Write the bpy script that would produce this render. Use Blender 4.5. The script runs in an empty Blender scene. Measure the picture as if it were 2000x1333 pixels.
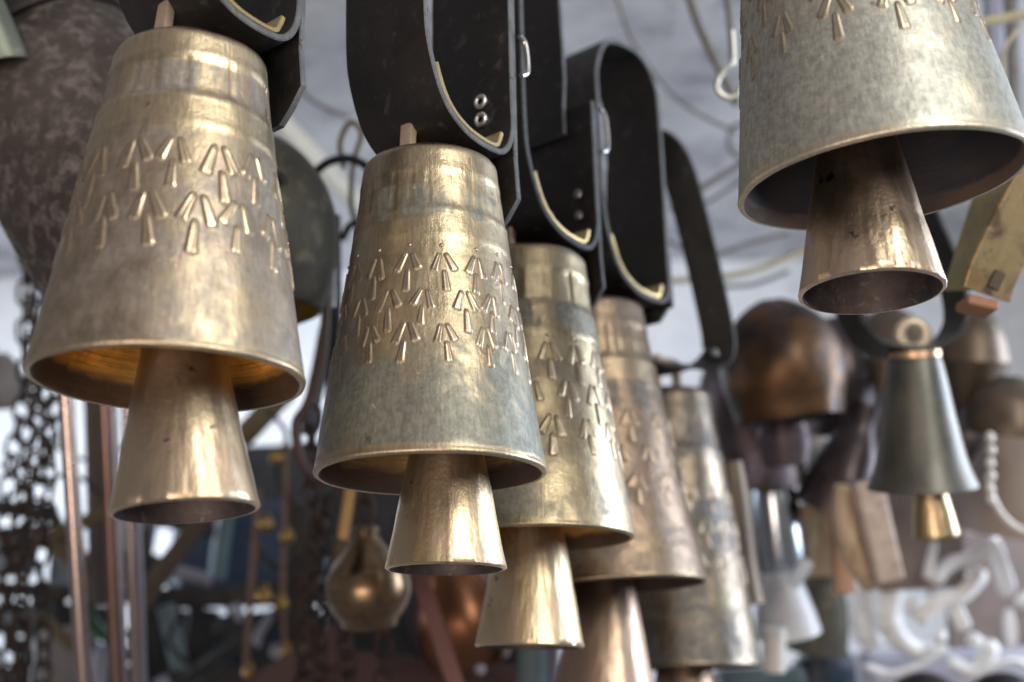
import bpy, math, random
from mathutils import Vector, Matrix, noise
random.seed(7)
S = bpy.context.scene
COL = S.collection
V = Vector
R = math.radians

# ------------------------------------------------------------------ camera
FPX = 2400.0                                  # focal length in photo pixels (2000 px wide)
PITCH, ROLL = R(16.5), R(1.2)
CAM = V((0, 0, 1.6))
FW = V((0, math.cos(PITCH), math.sin(PITCH)))
UP0 = V((0, -math.sin(PITCH), math.cos(PITCH)))
RT0 = V((1, 0, 0))
RT = RT0 * math.cos(ROLL) - UP0 * math.sin(ROLL)
UP = UP0 * math.cos(ROLL) + RT0 * math.sin(ROLL)
cd = bpy.data.cameras.new('camera')
co = bpy.data.objects.new('camera', cd)
COL.objects.link(co)
m = Matrix((RT, UP, -FW)).transposed().to_4x4()
m.translation = CAM
co.matrix_world = m
cd.sensor_width = 36.0
cd.lens = FPX / 2000 * 36
cd.clip_start, cd.clip_end = 0.05, 100
cd.dof.use_dof = True
cd.dof.focus_distance = 0.93
cd.dof.aperture_fstop = 3.0
cd.dof.aperture_blades = 9
S.camera = co

# ------------------------------------------------------------------ world + lamps
w = bpy.data.worlds.new('World')
S.world = w
w.use_nodes = True
bg = w.node_tree.nodes['Background']
bg.inputs[0].default_value = (0.50, 0.48, 0.50, 1)
bg.inputs[1].default_value = 0.36

def area(name, loc, target, sx, sy, energy, color):
    l = bpy.data.lights.new(name, 'AREA')
    l.shape = 'RECTANGLE'; l.size = sx; l.size_y = sy
    l.energy = energy; l.color = color
    o = bpy.data.objects.new(name, l)
    COL.objects.link(o)
    o.location = loc
    o.rotation_euler = (V(target) - V(loc)).to_track_quat('-Z', 'Y').to_euler()
    return o
area('window_light_front', (1.15, -0.55, 2.45), (0.0, 0.95, 1.85), 0.70, 1.15, 35, (1.0, 0.95, 0.85))
area('window_light_side', (2.3, 1.9, 2.25), (0.2, 1.3, 1.9), 1.1, 1.1, 62, (0.78, 0.87, 1.0))
wl = area('wall_wash_light', (-2.6, 2.7, 2.35), (0.2, 3.9, 2.0), 1.2, 1.0, 26, (0.80, 0.89, 1.0))  # added lamp that brightens the back wall
wl.data.spread = R(75)
area('warm_fill_light', (-0.55, -0.95, 1.15), (0.1, 1.0, 1.95), 1.2, 0.7, 23, (1.0, 0.79, 0.66))  # added warm fill, stands for floor bounce into the bell mouths

S.view_settings.view_transform = 'Standard'
S.view_settings.look = 'None'
S.view_settings.exposure = 0.0
S.view_settings.gamma = 1.0
S.view_settings.use_curve_mapping = False
S.render.engine = 'CYCLES'
S.cycles.use_denoising = True
S.cycles.max_bounces = 8
S.cycles.sample_clamp_indirect = 6

# ------------------------------------------------------------------ helpers
def P(px, py, d):
    """photo pixel at a depth (metres along the view axis) -> world point"""
    return CAM + d * (FW + (px - 1000) / FPX * RT - (py - 666.5) / FPX * UP)
def mm(px, d):
    return px * d / FPX

ROOTM = {}
class MB:
    def __init__(s):
        s.v, s.f, s.m = [], [], []
    def add(s, vs, fs, mi=0):
        b = len(s.v)
        s.v += [V(p) for p in vs]
        s.f += [tuple(i + b for i in f) for f in fs]
        s.m += [mi] * len(fs)
        return s
    def grid(s, rows, closed_u=False, closed_v=False, mi=0, mf=None):
        """rows: list of equal-length point rings; closed_u closes each ring"""
        n, k = len(rows), len(rows[0])
        b = len(s.v)
        for r in rows:
            s.v += [V(p) for p in r]
        for i in range(n if closed_v else n - 1):
            for j in range(k if closed_u else k - 1):
                i2, j2 = (i + 1) % n, (j + 1) % k
                s.f.append((b + i * k + j, b + i * k + j2, b + i2 * k + j2, b + i2 * k + j))
                s.m.append(mf(i, j) if mf else mi)
        return s
    def cap(s, ring, mi=0):
        b = len(s.v)
        s.v += [V(p) for p in ring]
        s.f.append(tuple(range(b, b + len(ring))))
        s.m.append(mi)
        return s
    def build(s, name, mats, parent=None, M=None, sharp=40, smooth=True):
        me = bpy.data.meshes.new(name)
        if parent is not None:
            inv = ROOTM[parent.name].inverted()
            T = ROOTM[parent.name]
        else:
            if M is None:
                c = sum(s.v, V()) / len(s.v)
                zmin = min(p.z for p in s.v)
                M = Matrix.Translation((c.x, c.y, zmin))
            T = M
            inv = M.inverted()
        me.from_pydata([inv @ p for p in s.v], [], s.f)
        if not isinstance(mats, (list, tuple)):
            mats = [mats]
        for a in mats:
            me.materials.append(a)
        if len(mats) > 1:
            me.polygons.foreach_set('material_index', s.m)
        if smooth:
            me.polygons.foreach_set('use_smooth', [True] * len(me.polygons))
            if sharp:
                me.set_sharp_from_angle(angle=R(sharp))
        me.update()
        o = bpy.data.objects.new(name, me)
        COL.objects.link(o)
        if parent is not None:
            o.parent = parent
        else:
            o.matrix_world = M
        ROOTM[o.name] = T
        return o

def tag(o, label, cat, group=None, kind=None):
    if label: o['label'] = label
    if cat: o['category'] = cat
    if group: o['group'] = group
    if kind: o['kind'] = kind
    return o
def thing(name, M, label, cat, group=None):
    o = bpy.data.objects.new(name, None)
    o.empty_display_size = 0.02
    COL.objects.link(o)
    if isinstance(M, V):
        M = Matrix.Translation(M)
    o.matrix_world = M
    ROOTM[o.name] = M
    return tag(o, label, cat, group)

def frame_of(axis_z, hint=V((0, -1, 0))):
    z = axis_z.normalized()
    x = hint.cross(z)
    if x.length < 1e-4:
        x = V((1, 0, 0)).cross(z)
    x.normalize()
    y = z.cross(x)
    return Matrix((x, y, z)).transposed()
def spline(pts, k=8):
    pts = [V(p) for p in pts]
    out = []
    n = len(pts)
    for i in range(n - 1):
        p0, p1, p2, p3 = pts[max(i - 1, 0)], pts[i], pts[i + 1], pts[min(i + 2, n - 1)]
        for j in range(k):
            t = j / k
            out.append(0.5 * ((2 * p1) + (p2 - p0) * t + (2 * p0 - 5 * p1 + 4 * p2 - p3) * t * t + (3 * p1 - p0 - 3 * p2 + p3) * t ** 3))
    out.append(pts[-1])
    return out
def tube(mb, pts, r, seg=10, mi=0, closed=False, cap=True):
    pts = [V(p) for p in pts]
    n = len(pts)
    rr = r if isinstance(r, (list, tuple)) else [r] * n
    ref = None
    rings = []
    for i, p in enumerate(pts):
        if closed:
            t = pts[(i + 1) % n] - pts[i - 1]
        else:
            t = pts[min(i + 1, n - 1)] - pts[max(i - 1, 0)]
        t.normalize()
        if ref is None:
            ref = t.orthogonal().normalized()
        ref = (ref - t * ref.dot(t)).normalized()
        b = t.cross(ref)
        rings.append([p + rr[i] * (ref * math.cos(a) + b * math.sin(a)) for a in [2 * math.pi * j / seg for j in range(seg)]])
    mb.grid(rings, closed_u=True, closed_v=closed, mi=mi)
    if not closed and cap:
        mb.cap(rings[0][::-1], mi); mb.cap(rings[-1], mi)
    return mb
def band(mb, pts, wdir, W, th, edge_mi=1, closed=False, taper=None):
    """a flat strap swept along pts; wdir = width direction"""
    pts = [V(p) for p in pts]
    n = len(pts)
    wd = V(wdir).normalized()
    rings = []
    c = th * 0.18
    for i, p in enumerate(pts):
        if closed:
            t = (pts[(i + 1) % n] - pts[i - 1]).normalized()
        else:
            t = (pts[min(i + 1, n - 1)] - pts[max(i - 1, 0)]).normalized()
        wv = (wd - t * wd.dot(t)).normalized()
        nn = t.cross(wv)
        hw = W / 2 * (taper[i] if taper else 1)
        h = th / 2
        prof = [(-hw, -h + c), (-hw + c, -h), (hw - c, -h), (hw, -h + c), (hw, h - c), (hw - c, h), (-hw + c, h), (-hw, h - c)]
        rings.append([p + wv * a + nn * b for a, b in prof])
    mf = lambda i, j: edge_mi if j in (0, 2, 3, 4, 6, 7) else 0
    mb.grid(rings, closed_u=True, closed_v=closed, mf=mf)
    if not closed:
        mb.cap(rings[0][::-1], edge_mi); mb.cap(rings[-1], edge_mi)
    return mb
def box(mb, M, sx, sy, sz, bev=None, mi=0, jit=0):
    """box centred at M with chamfered edges"""
    b = bev if bev is not None else min(sx, sy, sz) * 0.12
    hx, hy, hz = sx / 2, sy / 2, sz / 2
    def ring(z, ix):
        x, y = hx - ix, hy - ix
        return [(-x + b, -y, z), (x - b, -y, z), (x, -y + b, z), (x, y - b, z), (x - b, y, z), (-x + b, y, z), (-x, y - b, z), (-x, -y + b, z)]
    def ringc(z):
        x, y = hx - b, hy - b
        bb = b * 0.4
        return [(-x + bb, -y, z), (x - bb, -y, z), (x, -y + bb, z), (x, y - bb, z), (x - bb, y, z), (-x + bb, y, z), (-x, y - bb, z), (-x, -y + bb, z)]
    rr = [ringc(-hz), ring(-hz + b, 0), ring(hz - b, 0), ringc(hz)]
    if jit:
        rr = [[(x + random.uniform(-jit, jit), y + random.uniform(-jit, jit), z + random.uniform(-jit, jit)) for x, y, z in r] for r in rr]
    rr = [[M @ V(p) for p in r] for r in rr]
    mb.grid(rr, closed_u=True, mi=mi)
    mb.cap(rr[0][::-1], mi); mb.cap(rr[-1], mi)
    return mb
def bar_between(mb, a, b, w, t, hint=V((0, -1, 0)), mi=0, jit=0):
    a, b = V(a), V(b)
    M = frame_of(b - a, hint).to_4x4()
    M.translation = (a + b) / 2
    return box(mb, M, w, t, (b - a).length, min(w, t) * 0.15, mi, jit)
def lathe(mb, M, prof, seg=48, mi=0, disp=None, mf=None, close_ends=False):
    rings = []
    for i, (r, z) in enumerate(prof):
        ring = []
        for j in range(seg):
            a = 2 * math.pi * j / seg
            d = disp(a, i, r, z) if disp else 0
            ring.append(M @ V(((r + d) * math.cos(a), (r + d) * math.sin(a), z)))
        rings.append(ring)
    mb.grid(rings, closed_u=True, mi=mi, mf=mf)
    if close_ends:
        mb.cap(rings[0][::-1], mi); mb.cap(rings[-1], mf(len(prof) - 2, 0) if mf else mi)
    return mb

# ------------------------------------------------------------------ materials
class NT:
    def __init__(s, name):
        s.mat = bpy.data.materials.new(name)
        s.mat.use_nodes = True
        s.t = s.mat.node_tree
        s.b = s.t.nodes['Principled BSDF']
        s.co = s.t.nodes.new('ShaderNodeTexCoord').outputs['Object']
    def n(s, typ, ins=None, **props):
        nd = s.t.nodes.new(typ)
        for k, v in props.items():
            setattr(nd, k, v)
        for k, v in (ins or {}).items():
            s.set(nd.inputs[k], v)
        return nd
    def set(s, inp, v):
        if isinstance(v, bpy.types.NodeSocket):
            s.t.links.new(v, inp)
        else:
            inp.default_value = v
    def math(s, op, a, b=0.0, clamp=False):
        nd = s.n('ShaderNodeMath', {0: a, 1: b}, operation=op)
        nd.use_clamp = clamp
        return nd.outputs[0]
    def mapped(s, sc, off=(0, 0, 0)):
        return s.n('ShaderNodeMapping', {'Vector': s.co, 'Scale': sc, 'Location': off}).outputs[0]
    def noise(s, scale, detail=5, rough=0.6, vec=None, dist=0.0):
        return s.n('ShaderNodeTexNoise', {'Vector': vec or s.co, 'Scale': scale, 'Detail': detail, 'Roughness': rough, 'Distortion': dist}).outputs[0]
    def rng(s, v, a, b, lo=0.0, hi=1.0, smooth=True):
        nd = s.n('ShaderNodeMapRange', {'Value': v, 'From Min': a, 'From Max': b, 'To Min': lo, 'To Max': hi})
        nd.interpolation_type = 'SMOOTHSTEP' if smooth else 'LINEAR'
        return nd.outputs[0]
    def mix(s, f, a, b):
        nd = s.n('ShaderNodeMix', data_type='RGBA')
        s.set(nd.inputs[0], f)
        s.set(nd.inputs[6], a if isinstance(a, bpy.types.NodeSocket) else (*a, 1))
        s.set(nd.inputs[7], b if isinstance(b, bpy.types.NodeSocket) else (*b, 1))
        return nd.outputs[2]
    def out(s, col, rough, metal, bump=None, bstr=0.3, bdist=0.001, coat=0.0):
        s.set(s.b.inputs['Base Color'], col if isinstance(col, bpy.types.NodeSocket) else (*col, 1))
        s.set(s.b.inputs['Roughness'], rough)
        s.set(s.b.inputs['Metallic'], metal)
        if coat:
            s.b.inputs['Coat Weight'].default_value = coat
        if bump is not None:
            nd = s.n('ShaderNodeBump', {'Height': bump, 'Strength': bstr, 'Distance': bdist})
            s.t.links.new(nd.outputs[0], s.b.inputs['Normal'])
        return s.mat

def mottled(name, c1, c2, c3=None, scale=20, s3=45, th3=(0.55, 0.68), rough=(0.4, 0.6), metal=0.0, bump=0.3, bdist=0.001, bscale=150, stretch=(1, 1, 1), metal3=None, coat=0):
    k = NT(name)
    off = (random.uniform(-9, 9), random.uniform(-9, 9), random.uniform(-9, 9))
    vec = k.mapped(stretch, off)
    a = k.noise(scale, 6, 0.6, vec, 0.3)
    col = k.mix(k.rng(a, 0.35, 0.65), c1, c2)
    mt = metal
    if c3:
        f = k.rng(k.noise(s3, 7, 0.65, vec, 0.5), th3[0], th3[1])
        col = k.mix(f, col, c3)
        if metal3 is not None:
            mt = k.math('ADD', metal, k.math('MULTIPLY', f, metal3 - metal))
    fine = k.noise(bscale, 6, 0.7, vec)
    col = k.mix(k.rng(fine, 0.3, 0.75, 0.0, 0.35), col, k.mix(0.5, col, (0.0, 0.0, 0.0)))
    rg = k.rng(a, 0.3, 0.7, rough[0], rough[1])
    h = k.math('ADD', k.math('MULTIPLY', a, 1.0), k.math('MULTIPLY', fine, 0.5))
    return k.out(col, rg, mt, h, bump, bdist, coat)

def bronze(name, H, gold, brown, patina, pat=(0.48, 0.66), bands=(), lowpat=0.0, rough=0.33, streak=0.5, seed=0, tarn=0.0, prough=0.5, stv_band=(0.77, 0.885), pink=0.35):
    """cast bronze: gold metal, brown tarnish and grey-green patina, polished bands and rim"""
    k = NT(name)
    off = (seed * 1.7, seed * 2.3, seed * 0.9)
    vec = k.mapped((1, 1, 1), off)
    z = k.n('ShaderNodeSeparateXYZ', {0: k.co}).outputs[2]
    big = k.noise(9, 5, 0.6, vec, 0.6)
    med = k.noise(28, 7, 0.65, vec, 0.8)
    fine = k.noise(170, 6, 0.7, vec)
    stv = k.mapped((1, 1, 0.10), off)
    strk = k.noise(420, 4, 0.6, stv)
    zt = k.math('ADD', k.math('DIVIDE', z, H), k.math('MULTIPLY', k.math('SUBTRACT', med, 0.5), 0.035))
    pol = None
    for a, b in bands:
        f = k.math('MULTIPLY', k.rng(zt, a - 0.008, a + 0.008), k.rng(zt, b - 0.008, b + 0.008, 1, 0))
        pol = f if pol is None else k.math('ADD', pol, f, True)
    rim = k.rng(zt, 0.004, 0.020, 0.8, 0.0)
    rim = k.math('MULTIPLY', rim, k.rng(big, 0.35, 0.6, 0.5, 1))
    pol = rim if pol is None else k.math('MAXIMUM', pol, rim)
    pol = k.math('MULTIPLY', pol, k.rng(med, 0.3, 0.55, 0.55, 1.0))
    tn = k.rng(k.math('ADD', k.math('MULTIPLY', big, 0.7), k.math('MULTIPLY', med, 0.3)), 0.36 - tarn, 0.60 - tarn)
    col = k.mix(tn, gold, brown)
    hue = k.noise(7, 4, 0.55, k.mapped((1, 1, 1), (seed * 5.1, 3.3, seed)), 0.4)
    col = k.mix(k.rng(hue, 0.48, 0.68, 0, pink), col, tuple(0.5 * c + 0.5 * q for c, q in zip(brown, (0.46, 0.31, 0.25))))
    # patina sits lower on the bell and in clouds
    pm = k.math('ADD', k.math('MULTIPLY', med, 0.5), k.math('MULTIPLY', big, 0.5))
    pm = k.math('ADD', pm, k.rng(zt, 0.10, 0.55, lowpat, 0.0))
    if stv_band:
        pan = k.noise(38, 3, 0.6, k.mapped((1, 1, 0.12), (seed * 2, 0, 0)))
        sb = k.math('MULTIPLY', k.rng(zt, stv_band[0] - .01, stv_band[0] + .01), k.rng(zt, stv_band[1] - .01, stv_band[1] + .01, 1, 0))
        pm = k.math('ADD', pm, k.math('MULTIPLY', sb, k.rng(pan, 0.35, 0.65, -0.04, 0.26)))
    pm = k.rng(pm, pat[0], pat[1])
    pm = k.math('MULTIPLY', pm, k.math('SUBTRACT', 1.0, pol))
    pcol = k.mix(k.rng(fine, 0.35, 0.65), patina, tuple(c * 0.62 for c in patina))
    col = k.mix(k.math('MULTIPLY', pm, 0.85), col, pcol)
    col = k.mix(k.math('MULTIPLY', pol, 0.8), col, gold)
    # specks: chipped bright dots and dark pits
    sp = k.noise(95, 3, 0.5, vec)
    col = k.mix(k.rng(sp, 0.70, 0.74, 0, 0.7), col, gold)
    col = k.mix(k.rng(sp, 0.27, 0.23, 0, 0.7), col, tuple(c * 0.3 for c in brown))
    grn = k.noise(900, 3, 0.7, vec)
    col = k.mix(k.rng(grn, 0.45, 0.7, 0, 0.30), col, k.mix(0.5, col, (0.02, 0.015, 0.012)))
    col = k.mix(k.rng(strk, 0.35, 0.7, 0, 0.40), col, k.mix(0.55, col, (0.02, 0.015, 0.012)))
    rg = k.math('ADD', k.rng(med, 0.3, 0.7, rough - 0.05, rough + 0.08), k.math('MULTIPLY', pm, prough - rough))
    rg = k.math('SUBTRACT', rg, k.math('MULTIPLY', pol, 0.06))
    h = k.math('ADD', k.math('MULTIPLY', fine, 0.8), k.math('MULTIPLY', strk, streak))
    h = k.math('ADD', h, k.math('MULTIPLY', grn, 0.25))
    h = k.math('ADD', h, k.math('MULTIPLY', med, 1.2))
    mt = k.math('SUBTRACT', 1.0, k.math('MULTIPLY', pm, 0.30))
    return k.out(col, rg, mt, h, 0.6, 0.0008)

def turned(name, gold, dark, rough=0.32, soot=0.012, ring=260, seed=0):
    """inside of a bell or a turned clapper: fine machining rings, sooty near the lip"""
    k = NT(name)
    vec = k.mapped((1, 1, 1), (seed, seed * 2, seed * 3))
    z = k.n('ShaderNodeSeparateXYZ', {0: k.co}).outputs[2]
    med = k.noise(30, 6, 0.65, vec, 0.6)
    fine = k.noise(200, 5, 0.65, vec)
    zz = k.math('ADD', z, k.math('MULTIPLY', k.math('SUBTRACT', med, 0.5), 0.02))
    rings = k.noise(1, 3, 0.6, k.mapped((25, 25, ring * 2), (seed, 0, 0)))
    col = k.mix(k.rng(med, 0.35, 0.65), gold, tuple(g * 0.6 + d * 0.4 for g, d in zip(gold, dark)))
    col = k.mix(k.rng(rings, 0.4, 0.7, 0, 0.4), col, dark)
    f = k.rng(zz, soot * 0.7, soot * 1.3, 0.93, 0.0)
    col = k.mix(f, col, dark)
    rg = k.math('ADD', k.rng(med, 0.3, 0.7, rough - 0.05, rough + 0.1), k.math('MULTIPLY', f, 0.3))
    h = k.math('ADD', k.math('MULTIPLY', rings, 1.0), fine)
    return k.out(col, rg, k.math('SUBTRACT', 0.7, k.math('MULTIPLY', f, 0.3)), h, 0.35, 0.0006)

def clappermat(name, gold, brown, H, rough=0.35, seed=0, scar=0.66):
    """polished clapper: long vertical grind facets, browned near the top"""
    k = NT(name)
    vec = k.mapped((1, 1, 1), (seed * 3.1, seed, seed * 2))
    z = k.n('ShaderNodeSeparateXYZ', {0: k.co}).outputs[2]
    med = k.noise(24, 6, 0.6, vec, 0.5)
    fine = k.noise(230, 5, 0.65, vec)
    fac = k.noise(75, 2, 0.5, k.mapped((1, 1, 0.10), (seed, 0, 0)))
    grind = k.noise(500, 3, 0.6, k.mapped((1, 1, 0.5), (0, seed, 0)))
    zt = k.math('ADD', k.math('DIVIDE', z, H), k.math('MULTIPLY', k.math('SUBTRACT', med, 0.5), 0.10))
    col = k.mix(k.rng(med, 0.4, 0.7), gold, tuple(0.5 * (a + b) for a, b in zip(gold, brown)))
    col = k.mix(k.rng(zt, 0.50, 0.66, 0, 0.85), col, brown)  # shade under the bell put into the upper colour
    col = k.mix(k.rng(k.noise(55, 5, 0.6, vec), scar, scar + 0.03, 0, 0.8), col, (0.05, 0.06, 0.07))
    rg = k.rng(med, 0.3, 0.7, rough, rough + 0.10)
    h = k.math('ADD', k.math('MULTIPLY', fac, 2.2), k.math('ADD', k.math('MULTIPLY', fine, 0.3), k.math('MULTIPLY', grind, 0.25)))
    return k.out(col, rg, 1.0, h, 0.75, 0.0010)

GRIME = mottled('bronze_grime', (0.30, 0.245, 0.185), (0.36, 0.295, 0.225), None, 120, rough=(0.45, 0.6), metal=0.8)
GOLD = (0.70, 0.56, 0.35)
BROWN = (0.36, 0.27, 0.20)
GREEN = (0.30, 0.32, 0.27)
LEATHER = mottled('black_leather', (0.008, 0.0078, 0.008), (0.016, 0.0135, 0.013), (0.050, 0.046, 0.045), 14, 75, (0.54, 0.74), (0.40, 0.60), 0, 0.7, 0.0012, 300)
LEDGE = mottled('leather_cut_edge', (0.075, 0.082, 0.095), (0.13, 0.14, 0.155), (0.04, 0.04, 0.045), 60, 120, rough=(0.6, 0.8), bump=0.5, bdist=0.0006, bscale=500)
BRASS = mottled('brass_plate_metal', (0.72, 0.58, 0.30), (0.55, 0.42, 0.20), (0.30, 0.26, 0.18), 40, 70, rough=(0.25, 0.42), metal=1.0, bump=0.3, bdist=0.0005)
STEEL = mottled('dull_steel', (0.50, 0.50, 0.50), (0.35, 0.35, 0.36), None, 40, rough=(0.28, 0.42), metal=1.0, bump=0.2, bdist=0.0004)
NICKEL = mottled('bright_nickel', (0.80, 0.80, 0.78), (0.68, 0.68, 0.66), None, 40, rough=(0.3, 0.42), metal=0.9, bump=0.2, bdist=0.0004)
HOLE = mottled('dark_hole', (0.004, 0.004, 0.004), (0.008, 0.007, 0.006), rough=(0.8, 0.9))
IRON = mottled('rusty_iron', (0.040, 0.032, 0.030), (0.075, 0.050, 0.040), (0.13, 0.075, 0.05), 60, 120, rough=(0.5, 0.7), metal=0.6, bump=0.4, bdist=0.0006, metal3=0.1)
WOOD_D = mottled('dark_wood', (0.055, 0.040, 0.030), (0.10, 0.072, 0.05), None, 14, rough=(0.6, 0.8), bump=0.4, stretch=(1, 1, 0.15), bscale=120)
WOOD_L = mottled('pale_wood', (0.42, 0.31, 0.20), (0.55, 0.42, 0.29), (0.30, 0.20, 0.12), 18, 60, rough=(0.5, 0.7), bump=0.3, stretch=(1, 1, 0.2), bscale=140)

# ------------------------------------------------------------------ the setting
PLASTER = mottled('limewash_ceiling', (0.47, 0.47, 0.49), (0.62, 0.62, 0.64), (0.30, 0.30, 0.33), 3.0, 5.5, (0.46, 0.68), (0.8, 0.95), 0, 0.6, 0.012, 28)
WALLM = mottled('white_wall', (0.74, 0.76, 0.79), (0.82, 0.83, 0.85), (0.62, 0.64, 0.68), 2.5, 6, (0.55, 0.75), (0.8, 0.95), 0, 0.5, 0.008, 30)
CEIL_Z, WALL_Y = CAM.z + 1.42, 3.9
mb = MB()
rows = []
for i in range(41):
    y = -1.6 + (WALL_Y + 0.05 + 1.6) * i / 40
    rows.append([V((x, y, CEIL_Z + 0.03 * noise.noise(V((x * 1.3, y * 1.3, 0))) + 0.012 * noise.noise(V((x * 4, y * 4, 3))))) for x in [-4 + 8 * j / 40 for j in range(41)]])
mb.grid(rows)
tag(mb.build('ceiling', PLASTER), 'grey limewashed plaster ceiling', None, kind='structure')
mb = MB()
rows = []
for i in range(31):
    z = -0.2 + (CEIL_Z + 0.1 + 0.2) * i / 30
    rows.append([V((x, WALL_Y + 0.02 * noise.noise(V((x * 1.6, z * 1.6, 7))), z)) for x in [-4 + 8 * j / 40 for j in range(41)]])
mb.grid(rows)
tag(mb.build('wall', WALLM), 'white back wall', None, kind='structure')

# ------------------------------------------------------------------ the big cast bells
def bell_profile(Rb, Rt, H, flare=1.12, th=0.0055, fil=0.011, band_z=()):
    out = []
    n = 96
    zt = H - fil
    for i in range(n + 1):
        t = i / n
        z = t * zt
        r = Rt + (Rb - Rt) * (1 - z / H) ** flare
        out.append((r, z))
    r0, z0 = out[-1]
    for a in range(1, 8):
        an = a / 7 * math.pi / 2
        out.append((r0 - fil * (1 - math.cos(an)), z0 + fil * math.sin(an) * 0.9))
    out.append((0.35 * r0, H + 0.002))
    out.append((0.001, H + 0.003))
    out.reverse()                       # crown -> mouth
    n_out = len(out)
    rl = out[-1][0]
    lip = [(rl + 0.0006, -0.0012), (rl + 0.0001, -0.0028), (rl - th * 0.35, -0.0042), (rl - th * 0.7, -0.0036), (rl - th, -0.0012)]
    out += lip
    n_lip = len(out)
    for i in range(30):
        t = (i + 1) / 30
        z = t * (H - 0.012)
        r = Rt + (Rb - Rt) * (1 - z / H) ** flare - th
        out.append((r, z))
    out.append((0.3 * r, H - 0.010)); out.append((0.001, H - 0.010))
    return out, n_out, n_lip

def sprig(mb, M, Rf, th0, z0, sc, tilt, dot, disp):
    """one cast tuft: two ridged bars spreading downward, a third hanging below"""
    ct, st = math.cos(tilt), math.sin(tilt)
    def put(s, t, h):
        s, t = s * ct - t * st, s * st + t * ct
        z = z0 + t
        r = Rf(z)
        a = th0 + s / r
        r += disp(a % (2 * math.pi), 0, r, z)
        return M @ V(((r + h) * math.cos(a), (r + h) * math.sin(a), z))
    bars = [(-0.0016, 0, -0.0086, -0.0178), (0.0018, 0, 0.0082, -0.0178), (0.0, -0.0140, 0.0003, -0.0345)]
    for (x0, y0, x1, y1) in bars:
        jx, jy = random.uniform(-.0014, .0014), random.uniform(-.0016, .0016)
        a, b = V((x0 * sc, y0 * sc)), V(((x1 + jx) * sc, (y1 + jy) * sc))
        d = (b - a); L = d.length; d.normalize()
        nrm = V((-d.y, d.x))
        rows = []
        hs = random.uniform(0.8, 1.15)
        K = 9
        for i in range(K + 1):
            t = i / K
            wdt = sc * (0.0016 + 0.0016 * t) * (0.55 if i in (0, K) else 1)
            hh = 0.00125 * sc * hs * (0.0 if i in (0, K) else (0.80 + 0.20 * (i % 2)))
            row = []
            for u, hf in ((-1.45, -0.1), (-1.05, 0.25), (-0.72, 0.85), (-0.38, 1.0), (0, 0.55), (0.38, 1.0), (0.72, 0.85), (1.05, 0.25), (1.45, -0.1)):
                c = a + d * (L * t) + nrm * (u * wdt)
                row.append(put(c.x, c.y, (hh * hf if hf > 0 else -0.0003) if hh else -0.0003))
            rows.append(row)
        mb.grid(rows, mf=lambda i, j: 1 if j in (0, 7) or i in (0, K - 1) else 0)
    if dot:
        rows = []
        for i in range(5):
            e = i / 4 * math.pi / 2
            rows.append([put(0.0018 * sc * math.cos(e) * math.cos(q), 0.0058 * sc + 0.0018 * sc * math.cos(e) * math.sin(q), 0.0014 * math.sin(e) - 0.0002) for q in [2 * math.pi * j / 8 for j in range(8)]])
        mb.grid(rows, closed_u=True)

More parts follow.
